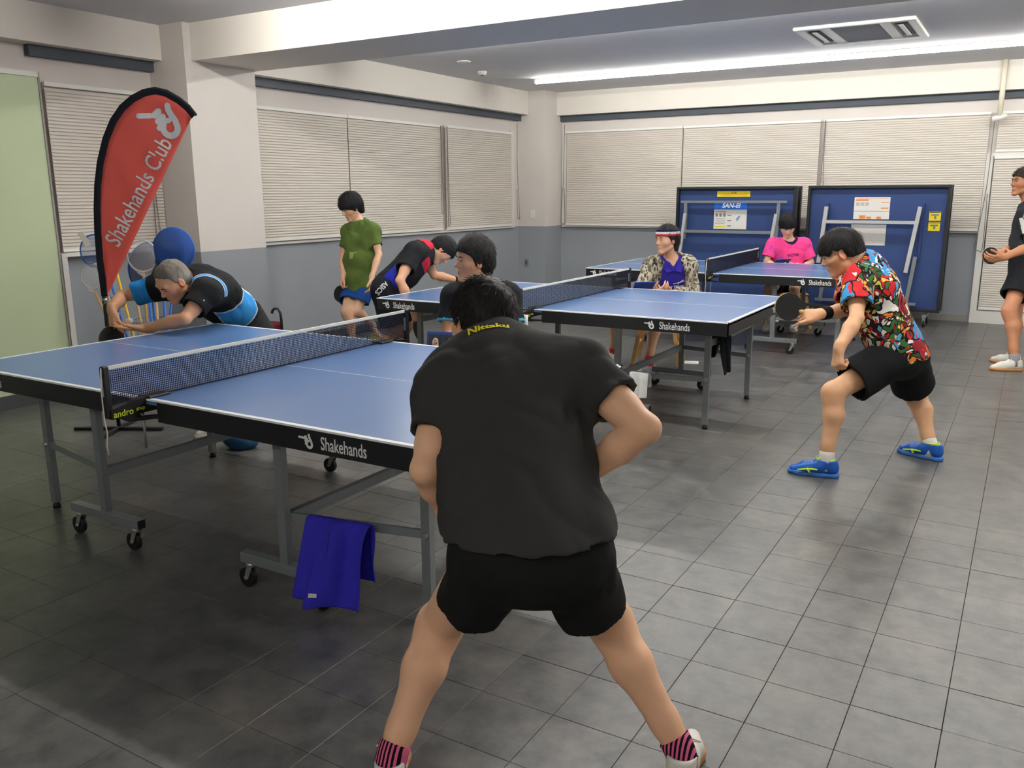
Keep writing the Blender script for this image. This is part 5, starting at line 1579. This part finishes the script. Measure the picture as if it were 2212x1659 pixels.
for q in 'LR':
    o, B = p8.shoe(q, M_SHB, M_SOLEB, M_LACEY)
    mb = MB()
    for sx in (-1, 1):
        mb.tube([tuple(B(.040 * sx, .215, .034)), tuple(B(.044 * sx, .16, .046)), tuple(B(.0415 * sx, .11, .046))], .005, 6)
        mb.tube([tuple(B(.044 * sx, .165, .05)), tuple(B(.045 * sx, .15, .026))], .006, 6)
    p8.child(mb, 'side_stripe', M_LACEY, o)
    p8.child(MB().tube([tuple(B(.034 * math.cos(a), .062 + .036 * math.sin(a), .098)) for a in np.linspace(0, 2 * math.pi, 20)], .004, 6), 'collar_trim', M_LACEY, o)

# --- man standing at the right edge
p9 = Fig('person in a dark striped shirt and black shorts standing in profile before the glazed door', P('P9', face=(-.86, -.50, .06), crown=(0, 0, 1), toeL=(-.23, 8.44, 0), toeR=(-.24, 8.92, 0)), bulk=1.02, scale=1.03, skin=(196, 136, 100),
         hands=dict(L=dict(d=dirv(-.9, .1, -.12), n=dirv(.1, -.8, .5), curl=(35, 40, 25), thumb=(40, 40, 10)), R=dict(d=dirv(-.7, .5, -.1), n=dirv(0, .3, -.9), curl=(55, 60, 40))))
p9.body()
p9.hair((58, 48, 42), thick=.020, fringe=.055, side=-.02, back=-.075, strands=1500, slen=.030, spiky=.6, seed=51, curl=.4)
def c9(V, T):
    l, f, u = T[:, 0], T[:, 1], T[:, 2]
    s1 = (np.abs(f - (.02 + (u - .5) * .16)) < .016) & (u < .72) & (u > .25); s2 = (np.abs(f - (-.02 + (u - .9) * -.2)) < .012) & (u > .72)
    y = (np.abs(f - (.0 + (u - .9) * -.2)) < .008) & (u > .72)
    return zones(V, (44, 46, 50), (s1 | s2, (200, 200, 196)), (y, (186, 190, 60)))
p9.shirt(c9, off=.024, sl=.68, r0=.078, r1=.084, hem=-.10, amp=.007, seed=53, loose=[ecap(p9.tp(0, 0, -.1), p9.tp(0, 0, .4), .11, .115, p9.lat, 1.4)])
p9.shorts((32, 34, 38), fr=.62, r0=.115, r1=.125, top=.08, amp=.006)
p9.socks((150, 150, 150), top=.05); [p9.shoe(q, M_SHW, M_SOLEG, M_LACEW) for q in 'LR']
# ------------------------------------------------------------------ folded tables by the far wall
M_PAPER = mat('paper_white', rgb(226, 224, 218), .7, .2); M_YST = mat('sticker_yellow', rgb(236, 214, 40), .6, .3); M_ORANGE = mat('print_orange', rgb(230, 140, 70), .7, .2)
M_GREYP = mat('print_grey', rgb(120, 122, 126), .7, .2); M_BLUEP = mat('print_blue', rgb(28, 100, 200), .6, .3); M_BLACKT = mat('print_black', rgb(40, 36, 30), .7, .2)
M_BDARK = mat('panel_blue', rgb(46, 68, 118), .5, .35, noise=.06, nscale=5)
FY = -.004
def flat(nm, x0, x1, z0, z1, m, parent, y=FY, th=.0012):
    return MB().box(x0, x1, y - th, y, z0, z1).build(nm, m, parent)
def folded(label, x, y, w):
    t = thing('folded_table', label, 'table', (x, y, 0), 0, 'blue tables folded upright against the far wall')
    top = 1.60; bot = .17; h2 = w / 2
    for k, y0 in enumerate((0.0, .17)):
        lf = MB().box(-h2 + .02, h2 - .02, y0, y0 + .022, bot + .02, top - .02).build('front_leaf' if k == 0 else 'rear_leaf', M_BDARK, t)
        q0, q1 = (y0 - .05, y0 + .024) if k == 0 else (y0 - .002, y0 + .072)
        MB().box(-h2, h2, q0, q1, top - .032, top, .003).build('apron_top', M_APRON, lf)
        MB().box(-h2, h2, q0, q1, bot, bot + .032, .003).build('apron_bottom', M_APRON, lf)
        for s in (-1, 1):
            MB().box(min(h2 * s, (h2 - .034) * s), max(h2 * s, (h2 - .034) * s), q0, q1, bot + .032, top - .032, .003).build('apron_side', M_APRON, lf)
    for s in (-1, 1):
        b = MB().box(s * .62 - .02, s * .62 + .02, -.10, .29, .105, .145, .002).build('base_bar', M_STEEL, t)
        MB().bar((s * .62, .10, .14), (s * .62, .10, .30), .04, .03).build('base_post', M_STEEL, t)
        for yy in (-.07, .26):
            c = MB().disc((s * .62, yy, .04), (1, 0, 0), .04, .022, 16).build('castor_wheel', M_RUBBER, b)
            MB().box(s * .62 - .016, s * .62 + .016, yy - .012, yy + .012, .04, .108).build('castor_fork', M_STEELD, b)
    return t
fa = folded('folded blue table with a blue-headed white poster and a yellow strip', -3.245, 10.90, 1.52)
for nm, a, b, w in (('foot_bar', (-.68, -.075, 1.415), (.66, -.075, 1.415), .028), ('leg', (-.62, -.065, 1.40), (-.625, -.065, .95), .04), ('leg', (.56, -.065, 1.40), (.545, -.065, .95), .04),
                    ('frame_post', (-.615, -.10, 1.27), (-.685, -.10, .60), .036), ('frame_post', (.54, -.10, 1.27), (.44, -.10, .45), .036), ('cross_bar', (-.65, -.10, 1.045), (.50, -.10, 1.045), .035)):
    MB().bar(a, b, w, w).build(nm, M_STEEL if nm != 'frame_post' else mat('pale_steel', rgb(196, 198, 196), .35, .5, metal=.2) if 'pale_steel' not in bpy.data.materials else bpy.data.materials['pale_steel'], fa)
yb = flat('yellow_notice', -.235, .185, 1.475, 1.545, M_YST, fa)
put_text('注 意', .030, (-.02, FY - .0016, 1.522), (1, 0, 0), (0, 0, 1), M_BLACKT, 'lettering', yb)
for i in range(2): flat('print_line', -.19, .15, 1.502 - i * .014, 1.507 - i * .014, M_ORANGE, yb, FY - .0014)
ps = flat('poster', -.265, .155, 1.075, 1.405, M_PAPER, fa)
flat('poster_header', -.265, .155, 1.325, 1.405, M_BLUEP, ps, FY - .0014)
flat('header_band', -.265, .155, 1.312, 1.325, mat('print_sky', rgb(110, 170, 225), .6), ps, FY - .0014)
me = text_mesh('SAN-EI', .078, .0004, .002, 1.0)
for v in me.vertices: v.co.x += v.co.y * .25
me.transform(frame_mat((-.045, FY - .0034, 1.366), (1, 0, 0), (0, 0, 1))); me.materials.clear(); me.materials.append(M_WPRINT); link('lettering', me, ps)
flat('print_block', -.25, -.11, 1.285, 1.30, M_ORANGE, ps, FY - .0014); flat('print_block', -.25, -.11, 1.10, 1.115, M_YST, ps, FY - .0014)
for i in range(3): flat('print_picture', -.245 + i * .05, -.215 + i * .05, 1.23, 1.27, M_GREYP, ps, FY - .0014)
for i in range(4): flat('print_line', -.25, -.12, 1.205 - i * .022, 1.209 - i * .022, M_GREYP, ps, FY - .0014)
for i in range(3): flat('print_arrow', -.09, -.04, 1.24 - i * .065, 1.252 - i * .065, M_GREYP, ps, FY - .0014)
mb = MB(); mb.poly([(.02, FY - .0014, 1.20), (.05, FY - .0014, 1.24), (.075, FY - .0014, 1.245), (.06, FY - .0014, 1.20), (.03, FY - .0014, 1.175)], (0, -.0004, 0)); mb.build('print_map', mat('print_map_blue', rgb(120, 150, 190), .7), ps)
fb = folded('folded blue table with two white notices and yellow stickers, behind the printed-shirt player', -1.585, 10.90, 1.54)
PS = bpy.data.materials['pale_steel']
for nm, a, b, w, m in (('frame_post', (-.535, -.10, 1.36), (-.585, -.10, .70), .042, PS), ('frame_post', (.475, -.10, 1.36), (.385, -.10, .62), .042, PS), ('cross_bar', (-.55, -.10, 1.185), (.455, -.10, 1.185), .036, PS),
                       ('leg', (.47, -.075, .80), (.415, -.075, .24), .04, M_STEEL), ('leg', (-.50, -.075, .80), (-.54, -.075, .24), .04, M_STEEL), ('foot_bar', (-.60, -.075, .26), (.52, -.075, .26), .03, M_STEEL)):
    MB().bar(a, b, w, w).build(nm, m, fb)
for s in (-.53, .50): MB().bar((s, -.022, 1.40), (s, -.022, .75), .045, .02).build('pivot_channel', mat('channel_blue', rgb(30, 52, 108), .5), fb) if 'channel_blue' not in bpy.data.materials else MB().bar((s, -.022, 1.40), (s, -.022, .75), .045, .02).build('pivot_channel', bpy.data.materials['channel_blue'], fb)
n1 = flat('upper_notice', -.245, .145, 1.215, 1.465, M_PAPER, fb)
flat('print_line', -.22, .12, 1.448, 1.453, M_ORANGE, n1, FY - .0014); flat('print_block', -.23, -.09, 1.425, 1.442, M_ORANGE, n1, FY - .0014)
flat('print_line', -.24, .14, 1.305, 1.309, M_GREYP, n1, FY - .0014)
for a, b, c, d in ((-.18, -.11, 1.22, 1.26), (-.10, -.05, 1.22, 1.245), (.01, .06, 1.22, 1.245)): flat('print_block', a, b, c, d, M_ORANGE, n1, FY - .0014)
for a, b, c, d in ((.05, .13, 1.405, 1.413), (.05, .13, 1.335, 1.348)): flat('print_block', a, b, c, d, M_ORANGE, n1, FY - .0014)
for i in range(3): flat('print_picture', -.225 + i * .05, -.185 + i * .05, 1.37, 1.41, mat('print_pale', rgb(190, 186, 180), .7) if 'print_pale' not in bpy.data.materials else bpy.data.materials['print_pale'], n1, FY - .0014)
n2 = flat('lower_notice', -.26, .125, .915, 1.155, mat('paper_grey', rgb(206, 206, 202), .7), fb)
for i in range(5): flat('print_line', -.235, .10, 1.115 - i * .036, 1.118 - i * .036, bpy.data.materials['print_pale'], n2, FY - .0014)
for z0 in (1.205, 1.09):
    st = flat('yellow_sticker', .565, .685, z0, z0 + .10, M_YST, fb)
    flat('print_mark', .585, .665, z0 + .055, z0 + .072, M_GREYP, st, FY - .0014); flat('print_mark', .618, .640, z0 + .02, z0 + .055, M_GREYP, st, FY - .0014); flat('print_mark', .57, .68, z0 + .088, z0 + .095, M_BLACKT, st, FY - .0014)

# ------------------------------------------------------------------ red feather banner
rrv = Vector((.8575, .5145, 0)); FB = Vector((-5.12, 3.408, 0))
fl = thing('feather_banner', 'tall red feather banner with white lettering and a black pole sleeve', 'banner', FB)
nv = Vector((.5145, -.8575, 0))
def FP(u, z, n=0.0): return rrv * u + Vector((0, 0, z)) + nv * n
spine = [(0.0, .03), (-.004, .45), (-.006, .70), (-.006, .901), (-.012, 1.139), (-.006, 1.315), (.006, 1.459), (.026, 1.602), (.058, 1.743), (.108, 1.883), (.166, 1.993), (.233, 2.075), (.304, 2.129), (.38, 2.165), (.452, 2.178), (.522, 2.162), (.598, 2.118), (.651, 2.073), (.690, 2.020)]
MB().tube([FP(u, z, -.006) for u, z in spine], [.013] * 6 + [.011] * 6 + [.008] * 7, 8).build('pole', M_BLACKP, fl)
# sleeve: black strip along the spine
i0 = 3
def off(i, d):
    a = spine[max(i0 - 1, i - 1)]; b = spine[min(len(spine) - 1, i + 1)]
    dx, dz = b[0] - a[0], b[1] - a[1]; l = math.hypot(dx, dz)
    return (spine[i][0] + dz / l * d, spine[i][1] - dx / l * d)
rows = []
for i in range(i0, len(spine)):
    a = off(i, -.012); b = off(i, .035)
    rows.append([FP(a[0], a[1], .004), FP(spine[i][0], spine[i][1], .013), FP(b[0], b[1], .004)])
sl_ = MB().sheet(rows)
for r in range(len(rows) - 1): pass
sl_.build('pole_sleeve', mat('sleeve_black', rgb(34, 36, 44), .8, .2), fl)
inner = [off(i, .033) for i in range(i0, len(spine))]
right0 = Vector((.012, .885)); right1 = Vector((.662, 2.005))
rows = []
K = len(inner)
for j in range(K):
    a = Vector(inner[j])
    # matching point on the straight right edge
    tt = (j / (K - 1)) ** 1.0
    b = right0.lerp(right1, tt)
    row = []
    for q in range(13):
        p = a.lerp(b, q / 12)
        wv = .006 * math.sin(p.x * 22 + p.y * 13) * math.sin(math.pi * q / 12) + .004 * math.sin(p.y * 31 + p.x * 9) * math.sin(math.pi * q / 12)
        row.append(FP(p.x, p.y, .004 + wv))
    rows.append(row)
M_RED = mat('banner_red', rgb(244, 106, 94), .75, .2, noise=.05, nscale=8)
ban = MB().sheet(rows)
bo = ban.build('cloth', M_RED, fl)
sm = bo.modifiers.new('thickness', 'SOLIDIFY'); sm.thickness = .0012
me_ = bo.data
bvf = BVHTree.FromPolygons([v.co for v in me_.vertices], [tuple(p.vertices) for p in me_.polygons])
dt = Vector((.372, .591)).normalized()
tx = rrv * dt.x + Vector((0, 0, dt.y)); ty = rrv * -dt.y + Vector((0, 0, dt.x))
me = text_mesh('Shakehands Club', .150, 0, .0012, .74)
bm = bmesh.new(); bm.from_mesh(me); bmesh.ops.triangulate(bm, faces=bm.faces); bm.to_mesh(me); bm.free()
me.transform(frame_mat(FP(.292, 1.555, .2), tx, ty)); drape(me, bvf, -nv, .0035); me.materials.clear(); me.materials.append(M_WPRINT); link('lettering', me, fl)
mb = shake_logo(.205); me = mb.mesh('emblem'); me.transform(frame_mat(FP(.475, 1.975, .2), rrv * 1.0 + Vector((0, 0, .05)), Vector((0, 0, 1)))); drape(me, bvf, -nv, .0035); me.materials.append(M_WPRINT); link('emblem', me, fl)
MB().tube([FP(.0, .87, .004), FP(.004, .885, .004)], .012, 8).tube([FP(-.012, .84, .0), FP(.0, .86, .004), FP(.008, .89, .004)], .006, 6).build('tension_clip', M_STEELD, fl)
bs = MB()
for a in range(4):
    an = a * math.pi / 2 + .5
    bs.bar((0, 0, .015), (math.cos(an) * .30, math.sin(an) * .30, .012), .03, .018)
bs.build('cross_base', M_BLACKP, fl)

# ------------------------------------------------------------------ ball-collecting nets in a wire bin
BN = (-5.60, 4.07)
bn = thing('wire_bin', 'round dark wire bin holding net poles behind the grey-haired server', 'bin', (BN[0], BN[1], 0))
for k, z in enumerate((.02, .22, .42, .63)):
    MB().tube([(.155 * math.cos(a), .155 * math.sin(a), z) for a in np.linspace(0, 2 * math.pi, 33)], .005, 6, cap=False).build('wire_ring', M_STEEL, bn)
for k in range(16):
    a = 2 * math.pi * k / 16
    MB().tube([(.155 * math.cos(a), .155 * math.sin(a), .02), (.155 * math.cos(a), .155 * math.sin(a), .63)], .003, 5).build('wire_upright', M_STEEL, bn)
MB().disc((0, 0, .012), (0, 0, 1), .15, .01, 24).build('base_plate', M_RAIL, bn)
M_PWOOD = mat('pole_wood', rgb(198, 160, 104), .6, .3, noise=.15, nscale=30); M_PBLUE = mat('pole_blue', rgb(40, 104, 196), .45, .4); M_PYEL = mat('pole_yellow', rgb(232, 190, 40), .5, .4)
M_NBLUE = mat('net_blue', rgb(26, 64, 130), .8, .2, alpha=.95, noise=.25, nscale=9); M_NDARK = mat('net_navy', rgb(24, 40, 92), .8, .2, alpha=.85); M_NCLEAR = mat('net_clear', rgb(206, 208, 206), .6, .3, alpha=.30); M_NPALE = mat('net_pale_blue', rgb(70, 96, 150), .7, .2, alpha=.55)
def catch_net(label, foot, head, mp, hoop=None):
    """pole from foot to head (offsets from the bin); hoop = (rx, rz, facing, material, sag)"""
    t = thing('ball_net', label, 'net', (BN[0] + foot[0], BN[1] + foot[1], foot[2]))
    f0 = Vector(foot); h = Vector(head) - f0
    MB().tube([(0, 0, 0), h], .009, 8).build('pole', mp, t)
    if hoop:
        rx, rz, n, m, sag, mh = hoop
        n = Vector(n).normalized(); ax = Vector((0, 0, 1)).cross(n).normalized(); az = n.cross(ax)
        d = h.normalized(); c = h + az * rz * .96
        ring_ = [c + ax * (rx * math.cos(a)) + az * (rz * math.sin(a)) for a in np.linspace(0, 2 * math.pi, 37)]
        MB().tube(ring_, .006, 6, cap=False).build('hoop', mh, t)
        rows = []; ap_ = c + ax * sag[0] + Vector((0, 0, sag[1])) + n * sag[2]
        for i in range(10):
            q = i / 9; k = math.cos(q * math.pi / 2 * .97); e = 1 - k ** 1.5
            rows.append([(c * (1 - e) + ap_ * e) + (ax * (rx * math.cos(a)) + az * (rz * math.sin(a))) * k * (1 + .06 * math.sin(a * 5 + i) * q) + n * (abs(sag[2]) * .8 * math.sin(q * math.pi) * .7) for a in np.linspace(0, 2 * math.pi, 37)])
        MB().sheet(rows).build('net_bag', m, t)
    return t
fz = .03
wh = mat('hoop_white', rgb(206, 206, 202), .5)
catch_net('large deep blue ball net leaning against the column', (.02, .03, fz), (.12, .17, .98), M_PBLUE, (.155, .165, (.5, -.85, .1), M_NBLUE, (.04, -.14, .10), M_PBLUE))
catch_net('clear white ball net with a round hoop beside the red banner', (-.03, -.02, fz), (-.04, .02, .99), M_PWOOD, (.112, .115, (.5, -.85, .1), M_NCLEAR, (.06, -.15, .06), wh))
catch_net('dark navy ball net hanging behind the clear one', (.0, .06, fz), (-.10, .12, .80), M_PBLUE, (.17, .20, (.5, -.85, .1), M_NDARK, (.0, -.22, .04), M_PBLUE))
net_pale = catch_net('pale blue see-through ball net left of the red banner', (-.08, .03, fz), (-.42, -.10, 1.02), M_PBLUE, (.115, .12, (.5, -.85, .1), M_NPALE, (.02, -.10, .06), M_PBLUE))
catch_net('small clear ball net hanging lowest, left of the red banner', (-.07, -.05, fz), (-.40, -.16, .86), M_PWOOD, (.085, .095, (.5, -.85, .1), M_NCLEAR, (.03, -.11, .05), wh))
for k, (lab, fx, hx, hz, m) in enumerate([('wooden net pole leaning farthest left in the wire bin', -.11, -.26, .93, M_PWOOD), ('blue net pole second from the left in the wire bin', -.07, -.21, .90, M_PBLUE), ('yellow-topped net pole rising highest in the wire bin', -.03, -.17, 1.0, M_PYEL),
                                          ('wooden net pole in the middle of the wire bin', .01, -.06, .92, M_PWOOD), ('blue net pole just right of the middle of the wire bin', .04, .04, .94, M_PBLUE), ('wooden net pole at the right of the wire bin', .07, .09, .90, M_PWOOD), ('blue net pole farthest right in the wire bin', .10, .15, .88, M_PBLUE)]):
    rl = Vector((.8575, .5145, 0))
    a = rl * fx + nv * .05; b = rl * hx + nv * (.10 - .01 * k)
    catch_net(lab, (a.x, a.y, fz), (b.x, b.y, hz), m)
_lp = Vector((-5.99, 3.88, 1.215)) - net_pale.location
MB().poly([_lp + rrv * -.05 + Vector((0, 0, .05)), _lp + rrv * -.01 + Vector((0, 0, .065)), _lp + rrv * .045 + Vector((0, 0, -.03)), _lp + rrv * .005 + Vector((0, 0, -.05))], tuple(nv * .002)).build('paper_label', M_PAPER, net_pale)

# ------------------------------------------------------------------ cart by the left wall
ct = thing('shopping_cart', 'upright burgundy shopping trolley bag with a black crook handle near the left wall', 'trolley', (-5.37, 5.12, 0))
MB().tube([(.035, .02, .05), (.035, .02, .50), (.03, .018, .57), (.012, .008, .605), (-.012, -.006, .605), (-.028, -.016, .585), (-.030, -.018, .565)], .011, 8).build('handle', M_BLACKP, ct)
MB().box(-.12, .02, -.10, .06, .06, .49, .02).build('bag', mat('burgundy_cloth', rgb(96, 30, 40), .8, .2), ct)
for s in (-.10, .0): MB().disc((s, -.11, .04), (1, 0, 0), .04, .02, 14).build('wheel', M_RUBBER, ct)
MB().box(-.12, .045, -.11, .06, .045, .06).build('base', M_BLACKP, ct)

# ------------------------------------------------------------------ seats
M_SWOOD = mat('stool_wood', rgb(204, 160, 98), .5, .35, noise=.12, nscale=24)
def stool(label, c, s=.19, h=.46, rz=0.0):
    t = thing('wooden_stool', label, 'stool', (c[0], c[1], 0), rz, 'wooden stools the scorers sit on')
    MB().box(-s, s, -s, s, h - .03, h, .012).build('seat', M_SWOOD, t)
    for sx in (-1, 1):
        for sy in (-1, 1):
            MB().bar((sx * (s + .03), sy * (s + .03), 0), (sx * (s - .03), sy * (s - .03), h - .03), .034, .034).build('leg', M_SWOOD, t)
    for sx in (-1, 1):
        MB().bar((sx * (s + .005), -(s + .005), .17), (sx * (s + .005), (s + .005), .17), .022).build('stretcher', M_SWOOD, t)
    return t
stool('wooden stool under the person with the headband', (-2.86, 7.42), .18, .385, .25)
stool('wooden stool under the boy in pink', (-2.36, 10.20), .19, .40, .45)
chv = thing('plastic_chair', 'white plastic chair under the seated scorer between the tables', 'chair', (-2.68, 4.15, 0), .05)
M_CHW = mat('chair_white', rgb(224, 222, 212), .4, .5)
rows = []
for i in range(9):
    q = i / 8; z = .42 + .42 * q
    rows.append([(u * (.225 - .02 * q), .17 + .05 * q - .05 * (u * u) , z) for u in np.linspace(-1, 1, 13)])
b_ = MB().sheet(rows).build('backrest', M_CHW, chv); sm = b_.modifiers.new('thickness', 'SOLIDIFY'); sm.thickness = .012
MB().box(-.225, .225, -.22, .20, .375, .405, .014).build('seat', M_CHW, chv)
for sx in (-1, 1):
    for sy in (-1, 1): MB().tube([(sx * .24, sy * .22, 0), (sx * .19, sy * .17, .38)], [.012, .016], 8).build('leg', M_STEELD, chv)

# ------------------------------------------------------------------ scoreboards
def board(label, c, n, digits, w=.16, h=.12, flat_=False):
    c = V3(c); n = nrm(n); x = nrm(np.cross(UP, n)); y = np.cross(n, x)
    t = thing('score_board', label, 'scoreboard', tuple(c))
    L = lambda a, b, q: tuple(x * a + y * b + n * q)
    def slab(nm, x0, x1, y0, y1, q0, q1, m, par):
        mb = MB(); pts = [L(a, b, q) for a in (x0, x1) for b in (y0, y1) for q in (q0, q1)]
        mb.add(pts, [(0, 1, 3, 2), (4, 6, 7, 5), (0, 4, 5, 1), (2, 3, 7, 6), (0, 2, 6, 4), (1, 5, 7, 3)]); return mb.build(nm, m, par)
    slab('back_board', -w / 2 - .008, w / 2 + .008, -h / 2, h / 2 + .012, -.006, 0, mat('board_blue', rgb(36, 70, 150), .5) if 'board_blue' not in bpy.data.materials else bpy.data.materials['board_blue'], t)
    for s in (-1, 1):
        cd = slab('number_card', s * w / 4 - w * .22, s * w / 4 + w * .22, -h / 2 + .006, h / 2 - .004, .0, .004, M_BLACKP, t)
        put_text(digits[0 if s < 0 else 1], h * .85, V3(L(s * w / 4, 0, .0052)), x, y, M_WPRINT, 'digit', cd, depth=.0004, squeeze=.8)
    return t
board('black flip scoreboard reading 0 0 held by the scorer between the tables', (-2.64, 3.69, .745), dirv(-.25, 1, .25), '00', .17, .12)
board('blue and black scoreboard held by the person with the headband', (-2.73, 6.745, .765), dirv(-.1, -.75, .65), '00', .20, .10)
board('small scoreboard lying before the boy in pink', (-2.37, 9.86, .775), dirv(-.1, -.6, .8), '00', .16, .07)

# ------------------------------------------------------------------ rackets and balls in play
def held(fig, q, label, head, normal, along=.05, out=.020, red=False, side=-.01, handle=.10):
    wr = fig.J['wr' + q]; hd = fig.hands[q]; d = nrm(hd['d']); n = V3(hd['n']); n = nrm(n - d * (n @ d)); t = np.cross(d, n) * (1 if q == 'R' else -1)
    h = nrm(head); g = wr + d * along + n * out + t * side
    return racket(label, g - h * .045, h, normal, red_back=red, handle=handle)
held(p2, 'R', 'black racket held down by the grey-haired server', dirv(-.10, .30, -.75), dirv(.75, .6, .15), .06, handle=.085)
held(p8, 'R', 'black round racket held out by the player in the printed shirt', dirv(-.86, .12, .34), dirv(.05, .95, .1), .055, .020)
held(p4, 'R', 'red and black racket held under the middle table by the bent player', dirv(.18, .1, -.95), dirv(-.95, .5, 0), .06, red=True, handle=.085)
held(p3, 'R', 'black racket held behind his hip by the person in green', dirv(-.25, .05, -.9), dirv(-.5, .85, .1), .05, handle=.085)
held(p9, 'R', 'black racket held at waist height by the standing man at the right edge', dirv(-.92, .1, -.18), dirv(.25, .9, .3), .03, handle=.085)
ball('white ball resting on the open palm of the grey-haired server', (-4.525, 3.155, .812))

# ------------------------------------------------------------------ cloths and towels
M_TBLUE = mat('towel_blue', rgb(62, 58, 196), .95, .1, bump=.9, bscale=260, noise=.12, nscale=40); M_TWHITE = mat('towel_white', rgb(222, 222, 220), .95, .1, bump=.8, bscale=260); M_TBLACK = mat('cloth_black', rgb(24, 27, 32), .9, .15, bump=.2)
def hang(label, a, b, front, back, n, m, seed=1, amp=.02, w_bot=1.0, slant=0.0, label_tag=None, name='towel', cat='towel', drop_l=0.0):
    """cloth folded over a bar from a to b: front length on side n, back length behind"""
    a = V3(a); b = V3(b); n = nrm(n); ax = b - a
    t = thing(name, label, cat, tuple((a + b) / 2)); o = (a + b) / 2
    rs = np.random.RandomState(seed); ph = rs.rand(6) * 6
    rows = []
    M = 30; N = 26
    for j in range(M + 1):
        v = j / M; s_ = -back + (front + back) * v      # signed distance along the cloth
        row = []
        for i in range(N + 1):
            u = i / N
            k = abs(s_)
            ln = k
            side = 1 if s_ > 0 else -1
            wid = 1 + (w_bot - 1) * min(1, k / max(front, .01))
            p = (a + b) / 2 + ax * ((u - .5) * wid) + ax * (slant * k)
            f = math.sin(u * 9 + ph[0] + k * 2) * amp + math.sin(u * 17 + ph[1] - k * 5) * amp * .5 + math.sin(u * 5 + k * 14 + ph[2]) * amp * .35
            f = max(f, -.008) * min(1, k / .05) + .13 * k * side
            if side < 0: f = -max(-f, -.004) if f < 0 else -f * .5
            zz = -max(0, k - .012) - drop_l * (1 - u) * k
            p = p + n * (side * (.012 + .012 * min(1, k / .05)) + f) + V3((0, 0, .022 + zz))
            row.append(tuple(p - o))
        rows.append(row)
    c = MB().sheet(rows).build('cloth', m, t)
    sm = c.modifiers.new('thickness', 'SOLIDIFY'); sm.thickness = .007
    ss = c.modifiers.new('smooth', 'SUBSURF'); ss.levels = 1; ss.render_levels = 1
    if label_tag:
        pts = [V3(p) for p in label_tag]
        bv = BVHTree.FromPolygons([tuple(q) for r_ in rows for q in r_], [(i * (N + 1) + j, i * (N + 1) + j + 1, (i + 1) * (N + 1) + j + 1, (i + 1) * (N + 1) + j) for i in range(M) for j in range(N)])
        lm = MB().poly([tuple(p - o) for p in pts], tuple(n * .001)); me = lm.mesh('sewn_label'); drape(me, bv, tuple(-n), .015); me.materials.append(M_PAPER); link('sewn_label', me, t)
    return t
hang('royal blue towel draped over the lower strut of the nearest table', (-2.215, 2.208, .345), (-1.945, 2.245, .345), .335, .27, (0.1, -1, 0), M_TBLUE, 3, .040, 1.12, -.45, [(-2.128, 2.05, .097), (-2.102, 2.05, .094), (-2.101, 2.05, .110), (-2.127, 2.05, .113)])
hang('white towel draped over the strut of the middle table', (-2.215, 5.245, .345), (-2.085, 5.26, .345), .18, .12, (0.05, -1, 0), M_TWHITE, 5, .010)
hang('black cloth hanging over the end bar of the middle table', (-1.732, 5.50, .60), (-1.732, 5.72, .60), .29, .20, (1, -.1, 0), M_TBLACK, 7, .014, .85, 0, None, 'hanging_cloth', 'cloth')
sb = thing('shoe_bag', 'blue drawstring bag lying on the floor under the nearest table by the white shoe', 'bag', (-4.09, 3.52, 0))
f = Field((-4.28, 3.34, -.01), (-3.90, 3.72, .22), .008)
f.put(ell((-4.09, 3.52, .055), np.eye(3), (.10, .07, .07)), .02); f.put(ell((-4.04, 3.56, .05), np.eye(3), (.06, .06, .06)), .03); f.put(cone((-4.14, 3.47, .07), (-4.17, 3.44, .10), .03, .014), .03)
f.cut((0, 0, .002), (0, 0, -1)); f.wrinkle(folds([(1, .3, .2), (.2, 1, .4)], .006, 18, 6, 4))
V, Q = f.mesh(); to_obj('pouch', V, Q, mat('bag_teal', rgb(40, 84, 120), .7, .3, noise=.3, nscale=30), sb, None, (-4.09, 3.52, 0))
MB().tube([(-.08, -.08, .10), (-.11, -.10, .07), (-.13, -.12, .02), (-.10, -.15, .006)], .004, 5).build('drawstring', M_ROPE, sb)
for lab, x, y, rz in (('white paper sheet lying on the floor by the wooden stool of the headband person', -2.60, 7.50, .3), ('white paper sheet lying on the floor beyond the farthest table', -2.50, 10.55, .6)):
    o = MB().box(-.09, .09, -.065, .065, .0012, .0026).box(-.085, .095, -.06, .07, .0027, .0036).build('paper_sheet', M_PAPER); o.location = (x, y, 0); o.rotation_euler = (0, 0, rz)
    tag(o, lab, 'paper')
